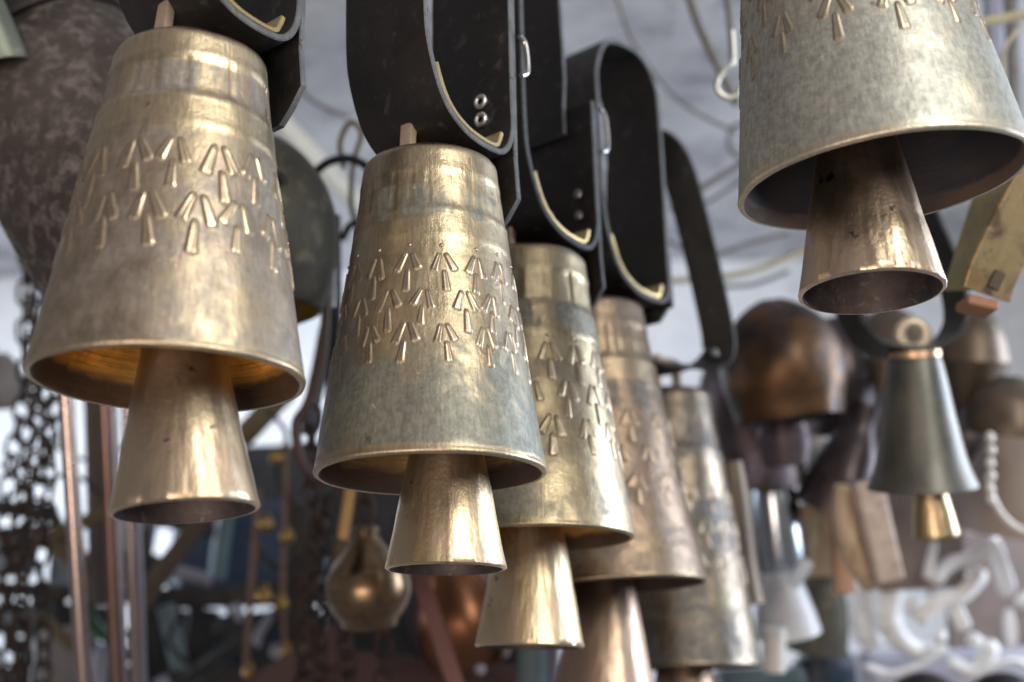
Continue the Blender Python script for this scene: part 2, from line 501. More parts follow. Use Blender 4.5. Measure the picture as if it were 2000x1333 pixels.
def big_bell(label, bot, top, d, Rb, rt, mats, rows, ncol, clap, stave=(0.76, 0.895), top_d=None, seed=1, sc=1.0, phase=0.0, flare=1.12, seg=176, dots=False):
    """bot, top: photo pixels of mouth centre and crown centre"""
    pb = P(*bot, d)
    # crown centre: same distance from the camera plane in world y
    q = P(*top, 1.0) - CAM
    pt = CAM + q * ((pb.y - CAM.y) / q.y)
    if top_d:
        pt = P(*top, top_d)
    H = (pt - pb).length
    M = frame_of(pt - pb).to_4x4()
    M.translation = pb
    th = thing('bronze_bell', M, label, 'bell', 'row of cast bronze bells')
    Rt = Rb * rt
    prof, no, nl = bell_profile(Rb, Rt, H, flare)
    rnd = random.Random(seed)
    # irregular staves round the upper band
    edges = []
    a = rnd.uniform(0, 0.3)
    while a < 2 * math.pi - 0.12:
        edges.append(a); a += rnd.uniform(0.20, 0.42)
    lev = [rnd.uniform(-0.0007, 0.0005) for _ in edges]
    slo = [rnd.uniform(-0.008, 0.008) for _ in edges]
    def disp(a, i, r, z):
        if i >= no:
            return 0.0005 * noise.noise(V((math.cos(a) * 4, math.sin(a) * 4, seed))) + (0.0015 * noise.noise(V((math.cos(a) * 1.7, math.sin(a) * 1.7, seed * 5))) + 0.0009 * math.cos(2 * a + seed) if i < nl else 0)
        t = z / H
        x, y = math.cos(a), math.sin(a)
        dd = 0.0015 * noise.noise(V((x * 1.7, y * 1.7, z * 9 + seed * 5))) + 0.0009 * math.cos(2 * a + seed) * (1 - t) + 0.00035 * noise.noise(V((x * 6, y * 6, z * 45 + seed)))
        if z < H - 0.012:
            s0, s1 = stave
            if s0 < t < s1:
                e = min(t - s0, s1 - t) / 0.02
                e = max(0, min(1, e))
                k = 0
                for q in range(len(edges)):
                    if a >= edges[q]: k = q
                da = a - edges[k]
                nx = edges[(k + 1) % len(edges)] - a if k + 1 < len(edges) else edges[0] + 2 * math.pi - a
                g = min(abs(da), abs(nx))
                dd += e * (-0.0006 + lev[k] + slo[k] * (da - 0.15) * 0.6 - (0.0010 * (1 - g / 0.03) if g < 0.03 else 0))
            for tb, hh in ((s1 + 0.004, 0.0003), (s0 - 0.006, 0.0003), (s0 - 0.10, 0.0003)):
                dd += hh * math.exp(-((t - tb) / 0.009) ** 2)
            if s0 - 0.10 < t <= s0:
                dd += 0.0005
        return dd
    mb = MB()
    mf = lambda i, j: 0 if i < nl - 2 else 1
    lathe(mb, M, prof, seg, disp=disp, mf=mf)
    body = mb.build('body', [mats[0], mats[1]], th, sharp=60)
    Rf = lambda z: Rt + (Rb - Rt) * (1 - z / H) ** flare
    for ri, (t, off) in enumerate(rows):
        for c in range(ncol):
            mb = MB()
            a = phase + 2 * math.pi * (c + off) / ncol + rnd.uniform(-.028, .028)
            sprig(mb, M, Rf, a, t * H + rnd.uniform(-.0016, .0016), sc * rnd.uniform(0.90, 1.06), rnd.uniform(-.13, .13), ri == 0 and dots, disp)
            mb.build('relief_sprig', [mats[3], GRIME], body, sharp=70)
    # hanging loop on the crown
    mb = MB()
    cn = M.inverted().to_3x3() @ V((-math.sin(R(40)), -math.cos(R(40)), 0))
    cn = V((cn.x, cn.y, 0)).normalized()
    for q_ in (-1, 1):
        bar_between(mb, M @ (cn * q_ * 0.027 + V((0, 0, H - 0.004))), M @ (cn * q_ * 0.023 + V((0, 0, H + 0.046))), 0.012, 0.008, M.to_3x3() @ cn, jit=0.0006)
    bar_between(mb, M @ (cn * -0.028 + V((0, 0, H + 0.048))), M @ (cn * 0.028 + V((0, 0, H + 0.048))), 0.012, 0.009, V((0, 0, 1)), jit=0.0005)
    mb.build('hanging_loop', mats[4], th)
    # clapper: a smaller hollow cone
    cb, ct_, cd_, cr, cr2 = clap           # bottom px, upper px, depth, bottom radius m, upper radius m (at upper px)
    p0, p1 = P(*cb, cd_), None
    q = P(*ct_, 1.0) - CAM
    p1 = CAM + q * ((p0.y - CAM.y) / q.y)
    ax = p1 - p0
    Lv = ax.length
    Lc = min(Lv * 2.1, H * 0.9)
    Mc = frame_of(ax).to_4x4()
    Mc.translation = p0
    sl = (cr - cr2) / Lv
    pr = [(0.001, Lc)]
    for i in range(40):
        z = Lc * (1 - i / 39)
        r = cr - sl * z * (1.04 - 0.04 * z / Lc) + 0.0006 * math.exp(-z / 0.01)
        pr.append((max(r, 0.010), z))
    pr += [(cr - 0.0008, -0.0012), (cr - 0.0026, -0.0014), (cr - 0.0036, 0.001)]
    npo = len(pr)
    for i in range(12):
        z = Lc * 0.5 * (i + 1) / 12
        pr.append((cr - sl * z - 0.0036, z))
    pr.append((0.001, Lc * 0.5 + 0.002))
    def cdisp(a, i, r, z):
        if i >= npo - 3 or i == 0: return 0
        n = 17
        f = abs(((a * n / (2 * math.pi) + 0.35 * math.sin(3 * a + seed)) % 1.0) - 0.5)
        return 0.0008 * (f - 0.25) * min(1, max(0.1, 1.25 - z / Lv)) + 0.0006 * noise.noise(V((math.cos(a) * 2, math.sin(a) * 2, z * 30 + seed * 3))) + 0.00025 * noise.noise(V((math.cos(a) * 9, math.sin(a) * 9, z * 110 + seed)))
    # clapper built in its own frame so its material follows its own height
    mbc = MB()
    lathe(mbc, Mc, pr, 96, disp=cdisp, mf=lambda i, j: 0 if i < npo - 2 else 1)
    me_o = mbc.build('clapper', [mats[2], DARKIN], None, M=Mc, sharp=60)
    me_o.parent = th
    me_o.matrix_parent_inverse = Matrix.Identity(4)
    me_o.matrix_local = M.inverted() @ Mc
    return th, M, H

DARKIN = mottled('dark_clapper_inside', (0.055, 0.048, 0.052), (0.10, 0.08, 0.075), (0.16, 0.13, 0.11), 40, 90, rough=(0.45, 0.65), metal=0.6, bump=0.4, bdist=0.0006)
LOOPM = mottled('raw_bronze_loop', (0.56, 0.44, 0.35), (0.46, 0.35, 0.27), None, 60, rough=(0.4, 0.55), metal=0.6, bump=0.3, bdist=0.0005)

MA = (bronze('bronze_pinkish', 0.23, (0.68, 0.57, 0.38), (0.45, 0.37, 0.295), (0.36, 0.34, 0.31), (0.44, 0.62), ((0.66, 0.77), (0.89, 1.1)), 0.02, 0.38, seed=1, tarn=0.03, pink=0.6),
      turned('inside_gold_glow', (1.0, 0.60, 0.15), (0.05, 0.03, 0.025), 0.36, 0.016, seed=1),  # glow of bounced light put into the inside colour
      clappermat('clapper_gold_a', (0.66, 0.54, 0.38), (0.55, 0.38, 0.29), 0.18, seed=1),
      mottled('relief_gold_a', (0.62, 0.52, 0.37), (0.52, 0.42, 0.30), (0.40, 0.31, 0.24), 60, 150, rough=(0.3, 0.42), metal=1.0, bump=0.3, bdist=0.0004), LOOPM)
MBt = (bronze('bronze_grey_green', 0.24, (0.62, 0.52, 0.35), (0.35, 0.29, 0.205), (0.25, 0.27, 0.24), (0.50, 0.66), ((0.64, 0.76), (0.89, 1.1)), 0.14, 0.38, seed=2, tarn=0.03),
      turned('inside_brown', (0.52, 0.34, 0.15), (0.04, 0.028, 0.03), 0.42, 0.016, seed=2),
      clappermat('clapper_gold_b', (0.66, 0.54, 0.35), (0.56, 0.38, 0.30), 0.18, seed=2),
      mottled('relief_gold_b', (0.46, 0.385, 0.29), (0.40, 0.33, 0.25), (0.32, 0.26, 0.2), 60, 150, rough=(0.32, 0.45), metal=1.0, bump=0.3, bdist=0.0004), LOOPM)
MC = (bronze('bronze_olive_gold', 0.24, (0.54, 0.45, 0.29), (0.34, 0.28, 0.19), (0.29, 0.285, 0.235), (0.50, 0.66), ((0.64, 0.75), (0.89, 1.1)), 0.06, 0.36, seed=3),
      turned('inside_amber_glow', (1.0, 0.60, 0.16), (0.04, 0.028, 0.025), 0.36, 0.012, seed=3),  # strong amber carries the bounced glow inside
      clappermat('clapper_gold_c', (0.64, 0.52, 0.34), (0.36, 0.25, 0.20), 0.18, seed=3),
      mottled('relief_gold_c', (0.48, 0.39, 0.27), (0.41, 0.33, 0.235), (0.28, 0.22, 0.15), 60, 150, rough=(0.3, 0.42), metal=1.0, bump=0.3, bdist=0.0004), LOOPM)
MD = (bronze('bronze_copper_brown', 0.24, (0.40, 0.315, 0.215), (0.255, 0.19, 0.14), (0.20, 0.185, 0.165), (0.48, 0.66), ((0.89, 1.1),), 0.0, 0.37, seed=4, tarn=0.05),
      turned('inside_dark_brown', (0.30, 0.20, 0.10), (0.04, 0.028, 0.025), 0.4, 0.020, seed=4),
      clappermat('clapper_copper', (0.44, 0.33, 0.25), (0.34, 0.24, 0.19), 0.18, seed=4),
      mottled('relief_copper', (0.36, 0.27, 0.19), (0.30, 0.22, 0.155), (0.22, 0.165, 0.12), 60, 150, rough=(0.32, 0.45), metal=1.0, bump=0.3, bdist=0.0004), LOOPM)
ME = (bronze('bronze_dark_grey', 0.24, (0.25, 0.21, 0.155), (0.155, 0.13, 0.105), (0.14, 0.14, 0.138), (0.44, 0.62), ((0.89, 1.1),), 0.0, 0.36, seed=5, tarn=0.03),
      turned('inside_black', (0.16, 0.11, 0.07), (0.03, 0.022, 0.022), 0.45, 0.020, seed=5),
      clappermat('clapper_dark', (0.42, 0.30, 0.22), (0.30, 0.20, 0.16), 0.18, seed=5),
      mottled('relief_dark', (0.27, 0.22, 0.165), (0.21, 0.17, 0.13), None, 60, rough=(0.32, 0.45), metal=1.0, bump=0.3, bdist=0.0004), LOOPM)
MF = (bronze('bronze_verdigris', 0.30, (0.66, 0.60, 0.47), (0.52, 0.47, 0.40), (0.45, 0.475, 0.445), (0.40, 0.60), (), 0.14, 0.42, seed=6, prough=0.47, stv_band=None),
      turned('inside_blue_black', (0.060, 0.070, 0.095), (0.11, 0.08, 0.06), 0.48, 0.006, seed=6),
      clappermat('clapper_bright', (0.70, 0.56, 0.40), (0.76, 0.55, 0.46), 0.20, 0.28, seed=6, scar=0.66),  # upper colour lightened to offset the shade there
      mottled('relief_pale', (0.52, 0.48, 0.38), (0.42, 0.38, 0.30), (0.30, 0.29, 0.25), 60, 150, rough=(0.34, 0.46), metal=0.95, bump=0.3, bdist=0.0004), LOOPM)

HA = big_bell('pinkish bronze bell hanging leftmost, two rows of cast sprigs, amber glowing inside', (331, 737), (376, 116), 0.81, 0.0890, 0.585, MA,
         [(0.61, 0.0), (0.445, 0.5)], 15, ((362, 997), (357, 690), 0.80, 0.0475, 0.0282), seed=11, sc=1.26, phase=0.1)
HB = big_bell('sharp bronze bell in the middle with three staggered rows of sprigs and grey green skirt', (841, 920), (840, 325), 0.935, 0.0892, 0.60, MBt,
         [(0.61, 0.0), (0.49, 0.5), (0.38, 0.0)], 16, ((871, 1110), (873, 880), 0.93, 0.0456, 0.0293), seed=22, sc=1.0, phase=0.22, dots=True)
HC = big_bell('olive gold bronze bell directly behind the sharp middle bell, third in the row', (1033, 1048), (1026, 508), 1.15, 0.0986, 0.60, MC,
         [(0.62, 0.0), (0.48, 0.5), (0.36, 0.0)], 15, ((1034, 1262), (1036, 1040), 1.145, 0.0505, 0.0327), seed=33, sc=1.18, phase=0.15, dots=True)
HD = big_bell('copper brown bronze bell, fourth in the row, its clapper cut by the bottom edge', (1186, 1142), (1146, 606), 1.35, 0.1086, 0.60, MD,
         [(0.56, 0.0), (0.44, 0.5), (0.34, 0.0)], 15, ((1180, 1385), (1182, 1150), 1.35, 0.0590, 0.0349), seed=44, sc=1.12, phase=0.3)
HE = big_bell('dark grey bronze bell at the far end of the row, rough sprigs down its side', (1335, 1300), (1304, 770), 1.62, 0.1024, 0.60, ME,
         [(0.62, 0.0), (0.50, 0.5), (0.38, 0.0)], 15, ((1338, 1480), (1336, 1300), 1.62, 0.051, 0.037), seed=55, sc=1.2, phase=0.05)
HF = big_bell('large grey green bronze bell at upper right with dark mouth, cut by the top edge', (1721, 352), (1604, -330), 0.90, 0.1043, 0.60, MF,
         [(0.62, 0.5), (0.50, 0.0), (0.385, 0.5)], 14, ((1702, 570), (1676, 305), 0.885, 0.0515, 0.0315), top_d=0.965, seed=66, sc=1.12, phase=0.0, stave=(0.84, 0.93))

# ------------------------------------------------------------------ leather collars
PHI = R(40)
CN = V((-math.sin(PHI), -math.cos(PHI), 0))         # out of the near leg
CW = V((-math.cos(PHI), math.sin(PHI), 0))          # across the strap, away from us
def eyelet(mb, c, nrm, r):
    """ring + dark hole disc"""
    F = frame_of(nrm)
    ring = [c + F @ V((r * 0.72 * math.cos(a), r * 0.72 * math.sin(a), 0)) for a in [2 * math.pi * j / 20 for j in range(20)]]
    tube(mb, ring, r * 0.30, 8, 0, closed=True)
    mb.cap([c + F @ V((r * 0.5 * math.cos(a), r * 0.5 * math.sin(a), 0.0002)) for a in [2 * math.pi * j / 16 for j in range(16)]], 1)
def collar(label, base, W=0.092, L=0.105, leg=0.34, far=0.34, flap=-0.058, eyes=(), dome=False, closed=0, buckle=None, th=0.0052, plate=True, inner=None, flap_top=0.3, k=1.0):
    org = base
    t = thing('leather_collar', org, label, 'collar', 'black leather collars of the row')
    def Q(a, z, wv=0.0):
        return base + (CN * a + CW * wv + V((0, 0, z))) * k
    h = L / 2
    low = [(h - .001, 0.10), (h - .006, 0.06), (h - .0225, 0.022), (h - .047, 0.004), (h - .0775, -.001), (-h + .0095, .004), (-h, .024), (-h, .06)]
    if closed:
        pa = low + [(-h, closed - .07), (-h + .006, closed - .025), (-h + .028, closed - .003), (0, closed), (h - .02, closed - .012), (h - .001, closed - .05), (h, closed - .09)]
        pts = spline([Q(a, z) for a, z in pa + [pa[0]]], 6)[:-1]
        mb = MB(); band(mb, pts, CW, W * k, th * k, closed=True)
    else:
        pa = [(h, leg), (h, 0.2)] + low + [(-h, min(.12, far - .01)), (-h, far)]
        pts = spline([Q(a, z) for a, z in pa], 6)
        mb = MB(); band(mb, pts, CW, W * k, th * k)
    strap = mb.build('strap', [LEATHER, LEDGE], t, sharp=35)
    # outer keeper flap with a clipped end
    mb = MB()
    zz = [flap, flap + 0.010, flap + 0.024, 0.0, 0.05, flap_top]
    tp = [0.45, 0.72, 1, 1, 1, 1]
    band(mb, [Q(-h - th - 0.0006 - (0.003 if z < 0 else 0), z, -0.001) for z in zz], CW, W * 0.93 * k, th * k, taper=tp)
    mb.build('keeper_flap', [LEATHER, LEDGE], t, sharp=35)
    if plate:
        mb = MB()
        lp = spline([V((a, 0, z)) for a, z in low], 8)
        pp = []
        for i in range(1, len(lp) - 1):
            tg = (lp[i + 1] - lp[i - 1]).normalized()
            nv = V((-tg.z, 0, tg.x))
            if nv.z < 0 and lp[i].z < .03: nv = -nv
            if nv.x > 0 and lp[i].x > h - .02: nv = -nv
            c = lp[i] + nv * (th / 2 + 0.0024)
            if lp[i].x > -h + .02 and lp[i].z < 0.050: pp.append((c.x, c.z))
        e = pp[-1]
        pp += [(e[0] - .004, e[1] + .002), (e[0] - .007, e[1] + .008), (e[0] - .009, e[1] + .014)]
        band(mb, [Q(a, z, -0.0) for a, z in pp], CW, W * 0.985 * k, 0.0042 * k, edge_mi=0)
        mb.build('brass_plate', BRASS, t, sharp=35)
        mb = MB()
        for s in (-1, 1):
            c = Q(0.006, 0.010, s * 0.018 - 0.006)
            lathe(mb, Matrix.Translation(c), [(0.0065, 0), (0.006, 0.003), (0.004, 0.0055), (0.0005, 0.0065)], 14)
        mb.build('loop_rivet', STEEL, t)
        # slotted pin that locks the bell loop
        mb = MB(); tube(mb, [Q(0.012, 0.013, -0.03), Q(0.004, 0.020, -0.012), Q(0.004, 0.020, 0.02)], 0.0032, 10)
        mb.build('lock_pin', STEEL, t)
    for (wv, z) in eyes:
        mb = MB()
        c = Q(-h + th / 2 + 0.0006, z, wv)
        if dome:
            F = frame_of(CN).to_4x4(); F.translation = c
            lathe(mb, F, [(0.0052, -0.0004), (0.0050, 0.0012), (0.0034, 0.0026), (0.0018, 0.0030), (0.0016, 0.0014), (0.0002, 0.0012)], 16)
            mb.build('rivet', [STEEL, HOLE], t)
        else:
            eyelet(mb, c, CN, 0.0068)
            mb.build('eyelet', [NICKEL, HOLE], t)
    if buckle:
        z0, z1 = buckle
        mb = MB()
        o = -h - th * 1.9
        pts = spline([Q(o, z1, -W / 2 - .001), Q(o - .007, z1 - .004, -W / 2 - .001), Q(o - .010, (z0 + z1) / 2, -W / 2 - .001), Q(o - .009, z0 + .006, -W / 2 - .001), Q(o - .001, z0, -W / 2 - .001)], 6)
        tube(mb, pts, 0.0024, 8)
        mb.build('buckle', STEEL, t)
    if inner:
        wv, Wi, z0, z1 = inner
        mb = MB(); band(mb, [Q(-h + th + 0.001, z0, wv), Q(-h + th + 0.001, z0 + .03, wv), Q(-h + th - 0.002, z0 + .06, wv), Q(-h + .012, z1, wv)], CW, Wi * k, th * 0.9 * k)
        mb.build('inner_strap', [LEATHER, LEDGE], t, sharp=35)
    return t
def crown(h):
    return h[1] @ V((0, 0, h[2] + 0.011))
collar('black leather collar carrying the leftmost bell, cut by the top edge', crown(HA) + V((0.004, 0, 0.004)), eyes=((-0.02, 0.075), (-0.02, 0.095)), flap=-0.052)
collar('black leather collar with two bright eyelets carrying the sharp middle bell', crown(HB), eyes=((-0.0125, 0.062), (-0.0125, 0.045)), buckle=(0.080, 0.118))
collar('black leather collar with domed rivets above the olive gold bell', crown(HC), eyes=((-0.026, 0.063), (-0.026, 0.041), (0.008, 0.050), (0.008, 0.027)), dome=True, far=0.155, buckle=(0.105, 0.150), inner=(0.010, 0.052, 0.128, 0.42), flap_top=0.15, flap=-0.056, k=1.09)
collar('closed black leather loop with rounded top above the copper brown bell', crown(HD) + V((0.029, 0, 0)), W=0.074, L=0.116, closed=0.285, flap=-0.012, flap_top=0.06, k=1.125)

# narrow strap of the far bell
d = 1.64
org = P(1300, 722, d)
t = thing('narrow_bell_strap', org, 'narrow black leather strap looping down to the far end bell', 'strap')
pts = spline([P(x, y, d) for x, y in [(1215, 330), (1212, 560), (1220, 680), (1255, 716), (1330, 720), (1385, 706), (1404, 676), (1390, 590), (1352, 430), (1322, 330), (1292, 285), (1255, 278), (1225, 295)]], 7)
mb = MB(); band(mb, pts, V((-0.86, 0.5, 0)), 0.046, 0.006)
mb.build('strap', [LEATHER, LEATHER], t, sharp=35)
mb = MB(); lathe(mb, Matrix.Translation(P(1396, 690, d - 0.02)), [(0.0005, 0.006), (0.004, 0.005), (0.006, 0.0), (0.004, -0.004), (0.0005, -0.005)], 12)
mb.build('rivet', STEEL, t)

# ------------------------------------------------------------------ things in the background
def simple_bell(name, label, bot, top, d, prof, mats, clap=None, td=None, cat='bell', group=None, seg=56, warp=0.0, thick=0.004, squash=1.0, parts=None, seed=0):
    """prof: list of (t 0..1 mouth->crown, radius px at depth d)"""
    pb, pt = P(*bot, d), P(*top, td or d)
    H = (pt - pb).length
    M = frame_of(pt - pb).to_4x4(); M.translation = pb
    th = thing(name, M, label, cat, group)
    pts = spline([V((mm(r, d), tt * H, 0)) for tt, r in prof], 7)
    outer = [(p.x, p.y) for p in pts][::-1]
    n = len(outer)
    inner = [(max(p.x - thick, 0.001), p.y + (0.0 if i == 0 else 0)) for i, p in enumerate(pts) if p.y < H - thick]
    S_ = Matrix.Diagonal((1, squash, 1, 1))
    dsp = (lambda a, i, r, z: warp * noise.noise(V((math.cos(a) * 1.5 + seed, math.sin(a) * 1.5, z * 14)))) if warp else None
    mb = MB()
    lathe(mb, M @ S_, [(0.0008, outer[0][1] + 0.0005)] + outer + inner + [(0.001, H - thick)], seg, disp=dsp, mf=lambda i, j: 0 if i < n + 1 else 1)
    mb.build('body', mats, th, sharp=50)
    if clap:
        cb, ct_, r0, r1, cm = clap
        a, b = P(*cb, d), P(*ct_, d)
        Mc = frame_of(b - a).to_4x4(); Mc.translation = a
        Lc = (b - a).length
        r0, r1 = mm(r0, d), mm(r1, d)
        mb = MB()
        lathe(mb, Mc, [(0.0005, Lc), (r1 * 0.9, Lc), (r1, Lc * .97), (r1 + (r0 - r1) * .5, Lc * .5), (r0 * 0.985, Lc * 0.06), (r0, 0.001), (r0 - .0006, -.0006), (r0 - .003, 0), (r0 - .004, Lc * .2), (0.0005, Lc * 0.3)], 40, mf=lambda i, j: 0 if i < 6 else 1)
        mb.build('clapper', [cm, DARKIN], th, sharp=50)
    return th, M, H

def pole(name, label, cat, pts, wpx, d, mat, seg=12, group=None, sub=5):
    """a round stick or cord through photo points"""
    P3 = [P(p[0], p[1], p[2] if len(p) > 2 else d) for p in pts]
    sp = spline(P3, sub) if len(P3) > 2 else [P3[0].lerp(P3[1], i / 4) for i in range(5)]
    mb = MB(); tube(mb, sp, mm(wpx / 2, d), seg)
    return tag(mb.build(name, mat), label, cat, group)
def plank(name, label, cat, a, b, wpx, thick, d, mat, d2=None, group=None, hint=V((0, -1, 0))):
    mb = MB(); bar_between(mb, P(*a, d), P(*b, d2 or d), mm(wpx, d), thick, hint, jit=thick * 0.05)
    return tag(mb.build(name, mat), label, cat, group)

OLDB = mottled('crusted_old_bronze', (0.050, 0.040, 0.036), (0.085, 0.072, 0.064), (0.165, 0.148, 0.138), 9, 60, (0.44, 0.68), (0.55, 0.75), 0.25, 0.7, 0.002, 120, metal3=0.0)
OLDG = mottled('dark_green_bronze', (0.045, 0.043, 0.034), (0.08, 0.076, 0.058), (0.14, 0.125, 0.09), 12, 40, (0.50, 0.66), (0.5, 0.7), 0.4, 0.8, 0.0015, 120)
GOLDIN = mottled('ochre_inside', (0.42, 0.29, 0.09), (0.30, 0.20, 0.06), None, 30, rough=(0.5, 0.65), metal=0.7)
BLACKIN = mottled('black_inside', (0.012, 0.012, 0.014), (0.025, 0.022, 0.022), None, 30, rough=(0.6, 0.75))  # near-black inside colour shared by most background bells

# --- upper left: large crusted bell tilted behind the leftmost bell
th_, Mo, Ho = simple_bell('old_bell', 'large crusted dark bell with pale flakes, tilted behind the leftmost bell', (350, 500), (75, 120), 1.30,
    [(0, 262), (0.05, 260), (0.3, 250), (0.6, 232), (0.85, 208), (0.96, 190), (1.0, 165)], [OLDB, BLACKIN], td=1.36, warp=0.004, thick=0.006, seed=3)
mb = MB(); rr_ = mm(196, 1.3)
lathe(mb, Mo, [(rr_ - .004, Ho * .955), (rr_ + .006, Ho * .955), (rr_ + .008, Ho * .975), (rr_ + .006, Ho * 1.02), (rr_ - .02, Ho * 1.03), (.001, Ho * 1.03)], 56)
mb.build('crown_strap', LEATHER, th_)
simple_bell('old_bell', 'dark green bulging bell peeking out between the two front bells', (530, 614), (498, 268), 1.36,
    [(0, 96), (0.06, 108), (0.25, 136), (0.45, 149), (0.62, 140), (0.80, 106), (0.93, 64), (1.0, 22)], [OLDG, GOLDIN], td=1.42, warp=0.003, thick=0.005, seed=4)
WORN = mottled('worn_grey_wood', (0.10, 0.075, 0.05), (0.15, 0.115, 0.075), (0.33, 0.30, 0.28), 9, 16, (0.5, 0.6), (0.6, 0.8), 0, 0.5, 0.002, 90)
mb = MB(); bar_between(mb, P(-60, 70, 1.52), P(230, -20, 1.52), 0.085, 0.06, jit=0.003)
tag(mb.build('wooden_beam', WORN), 'worn brown and grey wooden beam in the top left corner', 'beam')
simple_bell('pale_bell', 'pale green worn bell at the left edge near the top corner', (5, 130), (-60, -60), 1.22,
    [(0, 52), (0.1, 50), (0.5, 44), (0.9, 34), (1, 20)], [mottled('pale_green_bronze', (0.22, 0.25, 0.21), (0.30, 0.33, 0.28), (0.42, 0.43, 0.38), 18, 60, rough=(0.4, 0.55), metal=0.7), BLACKIN], warp=0.002)

# --- chains
def link_mesh(name, L, w, r, mat):
    mb = MB()
    pts = []
    for s in range(12):
        a = 2 * math.pi * s / 12
        x, z = math.cos(a) * w / 2, math.sin(a) * w / 2
        z += (L - w) / 2 * (1 if math.sin(a) > 0.01 else (-1 if math.sin(a) < -0.01 else 0))
        pts.append(V((x, 0, z)))
    tube(mb, pts, r, 6, closed=True)
    me = bpy.data.meshes.new(name)
    me.from_pydata([tuple(v) for v in mb.v], [], mb.f)
    me.materials.append(mat)
    me.polygons.foreach_set('use_smooth', [True] * len(me.polygons))
    return me
def chain(label, pts, me, pitch, group=None, rnd=None, tw=0.0):
    path = spline(pts, 10)
    # resample at pitch
    out = [path[0]]; acc = 0
    for a, b in zip(path, path[1:]):
        seg = (b - a).length
        while acc + seg >= pitch:
            t_ = (pitch - acc) / seg
            a = a.lerp(b, t_); out.append(a); seg = (b - a).length; acc = 0
        acc += seg
    org = out[-1]
    t = thing('iron_chain', org.copy(), label, 'chain', group)
    rnd = rnd or random
    base = rnd.uniform(0, 3)
    for i in range(len(out) - 1):
        c = (out[i] + out[i + 1]) / 2
        F = frame_of(out[i] - out[i + 1])
        F = F @ Matrix.Rotation(base + i * math.pi / 2 + rnd.uniform(-.35, .35), 3, 'Z') @ Matrix.Rotation(rnd.uniform(-.14, .14), 3, 'X')
        o = bpy.data.objects.new('link', me)
        COL.objects.link(o)
        o.parent = t
        Mw = F.to_4x4(); Mw.translation = c
        o.matrix_local = ROOTM[t.name].inverted() @ Mw
    return t
d = 1.85
LK1 = link_mesh('link', 0.040, 0.024, 0.0030, IRON)
CHL = [([(72, 430), (78, 560), (66, 700), (52, 880), (40, 1040), (36, 1200), (30, 1400)], 1.80, 'rust brown chain hanging straight through the middle of the left bundle'),
       ([(56, 440), (48, 620), (50, 760), (22, 900), (8, 1060), (-4, 1230), (-8, 1400)], 1.90, 'rusty chain along the left edge of the left bundle'),
       ([(95, 440), (92, 600), (84, 740), (98, 880), (92, 1000), (78, 1130), (86, 1260), (74, 1400)], 1.84, 'rusty chain on the right side of the left bundle'),
       ([(120, 700), (104, 790), (84, 900), (64, 1010), (44, 1130), (48, 1400)], 1.78, 'rusty chain swinging across the front of the left bundle'),
       ([(84, 470), (58, 560), (60, 690), (76, 820), (50, 980), (22, 1120), (18, 1400)], 1.88, 'rusty chain crossing behind the left bundle')]
rc = random.Random(4)
for pts, dd, lab in CHL:
    chain(lab, [P(x, y, dd) for x, y in pts], LK1, 0.030, 'rusty chains hung in a bundle at the left', rc)
LK2 = link_mesh('link', 0.034, 0.021, 0.0033, IRON)
CHM = [([(612, 800), (606, 930), (622, 1040), (608, 1180), (628, 1290), (622, 1400)], 1.62, 'brown chain hanging below the left rim of the middle bell'),
       ([(640, 830), (640, 940), (630, 1050), (640, 1150), (600, 1280), (590, 1400)], 1.66, 'brown chain just left of the pear shaped bell'),
       ([(590, 880), (630, 980), (604, 1090), (596, 1200), (588, 1400)], 1.70, 'brown chain furthest left under the middle bell'),
       ([(725, 900), (716, 960), (712, 1030)], 1.52, 'short brown chain holding the neck of the pear shaped bell'),
       ([(668, 1205), (676, 1280), (690, 1400)], 1.56, 'chain hanging below the pear shaped bell, left strand'),
       ([(745, 1205), (752, 1290), (735, 1400)], 1.58, 'chain hanging below the pear shaped bell, right strand')]
for pts, dd, lab in CHM:
    chain(lab, [P(x, y, dd) for x, y in pts], LK2, 0.0245, 'brown chains hung round the pear shaped bell', rc)

# --- pear shaped brass bell with its stick
PEAR = mottled('polished_pear_bronze', (0.30, 0.215, 0.13), (0.22, 0.15, 0.095), (0.14, 0.095, 0.065), 18, 40, (0.55, 0.7), (0.26, 0.36), 1.0, 0.2, 0.0006, 120)
simple_bell('pear_bell', 'small pear shaped brown brass bell hanging among the chains', (722, 1221), (713, 1028), 1.5,
    [(0, 54), (0.04, 57), (0.08, 61), (.12, 67), (.17, 73), (.23, 78), (.30, 82), (.37, 83), (.44, 82), (.51, 78), (.58, 72), (.64, 63), (.70, 53), (.76, 43), (.82, 34), (.88, 27), (.92, 23), (.94, 26), (.97, 26), (1, 18)], [PEAR, BLACKIN], thick=0.003)
HONEY = mottled('honey_wood', (0.50, 0.30, 0.11), (0.40, 0.23, 0.08), None, 20, rough=(0.4, 0.55), stretch=(1, 1, .2))
t = thing('wooden_handle', P(660, 1090, 1.6), 'honey coloured wooden stick with dark socket beside the pear shaped bell', 'handle')
mb = MB(); tube(mb, [P(694, 900, 1.6), P(683, 960, 1.6), P(668, 1063, 1.6)], [mm(10, 1.6), mm(11, 1.6), mm(12, 1.6)], 12)
mb.build('shaft', HONEY, t)
mb = MB(); tube(mb, [P(670, 1052, 1.6), P(666, 1070, 1.6), P(662, 1098, 1.6)], [mm(14, 1.6), mm(16, 1.6), mm(13, 1.6)], 12)
mb.build('socket', WOOD_D, t)

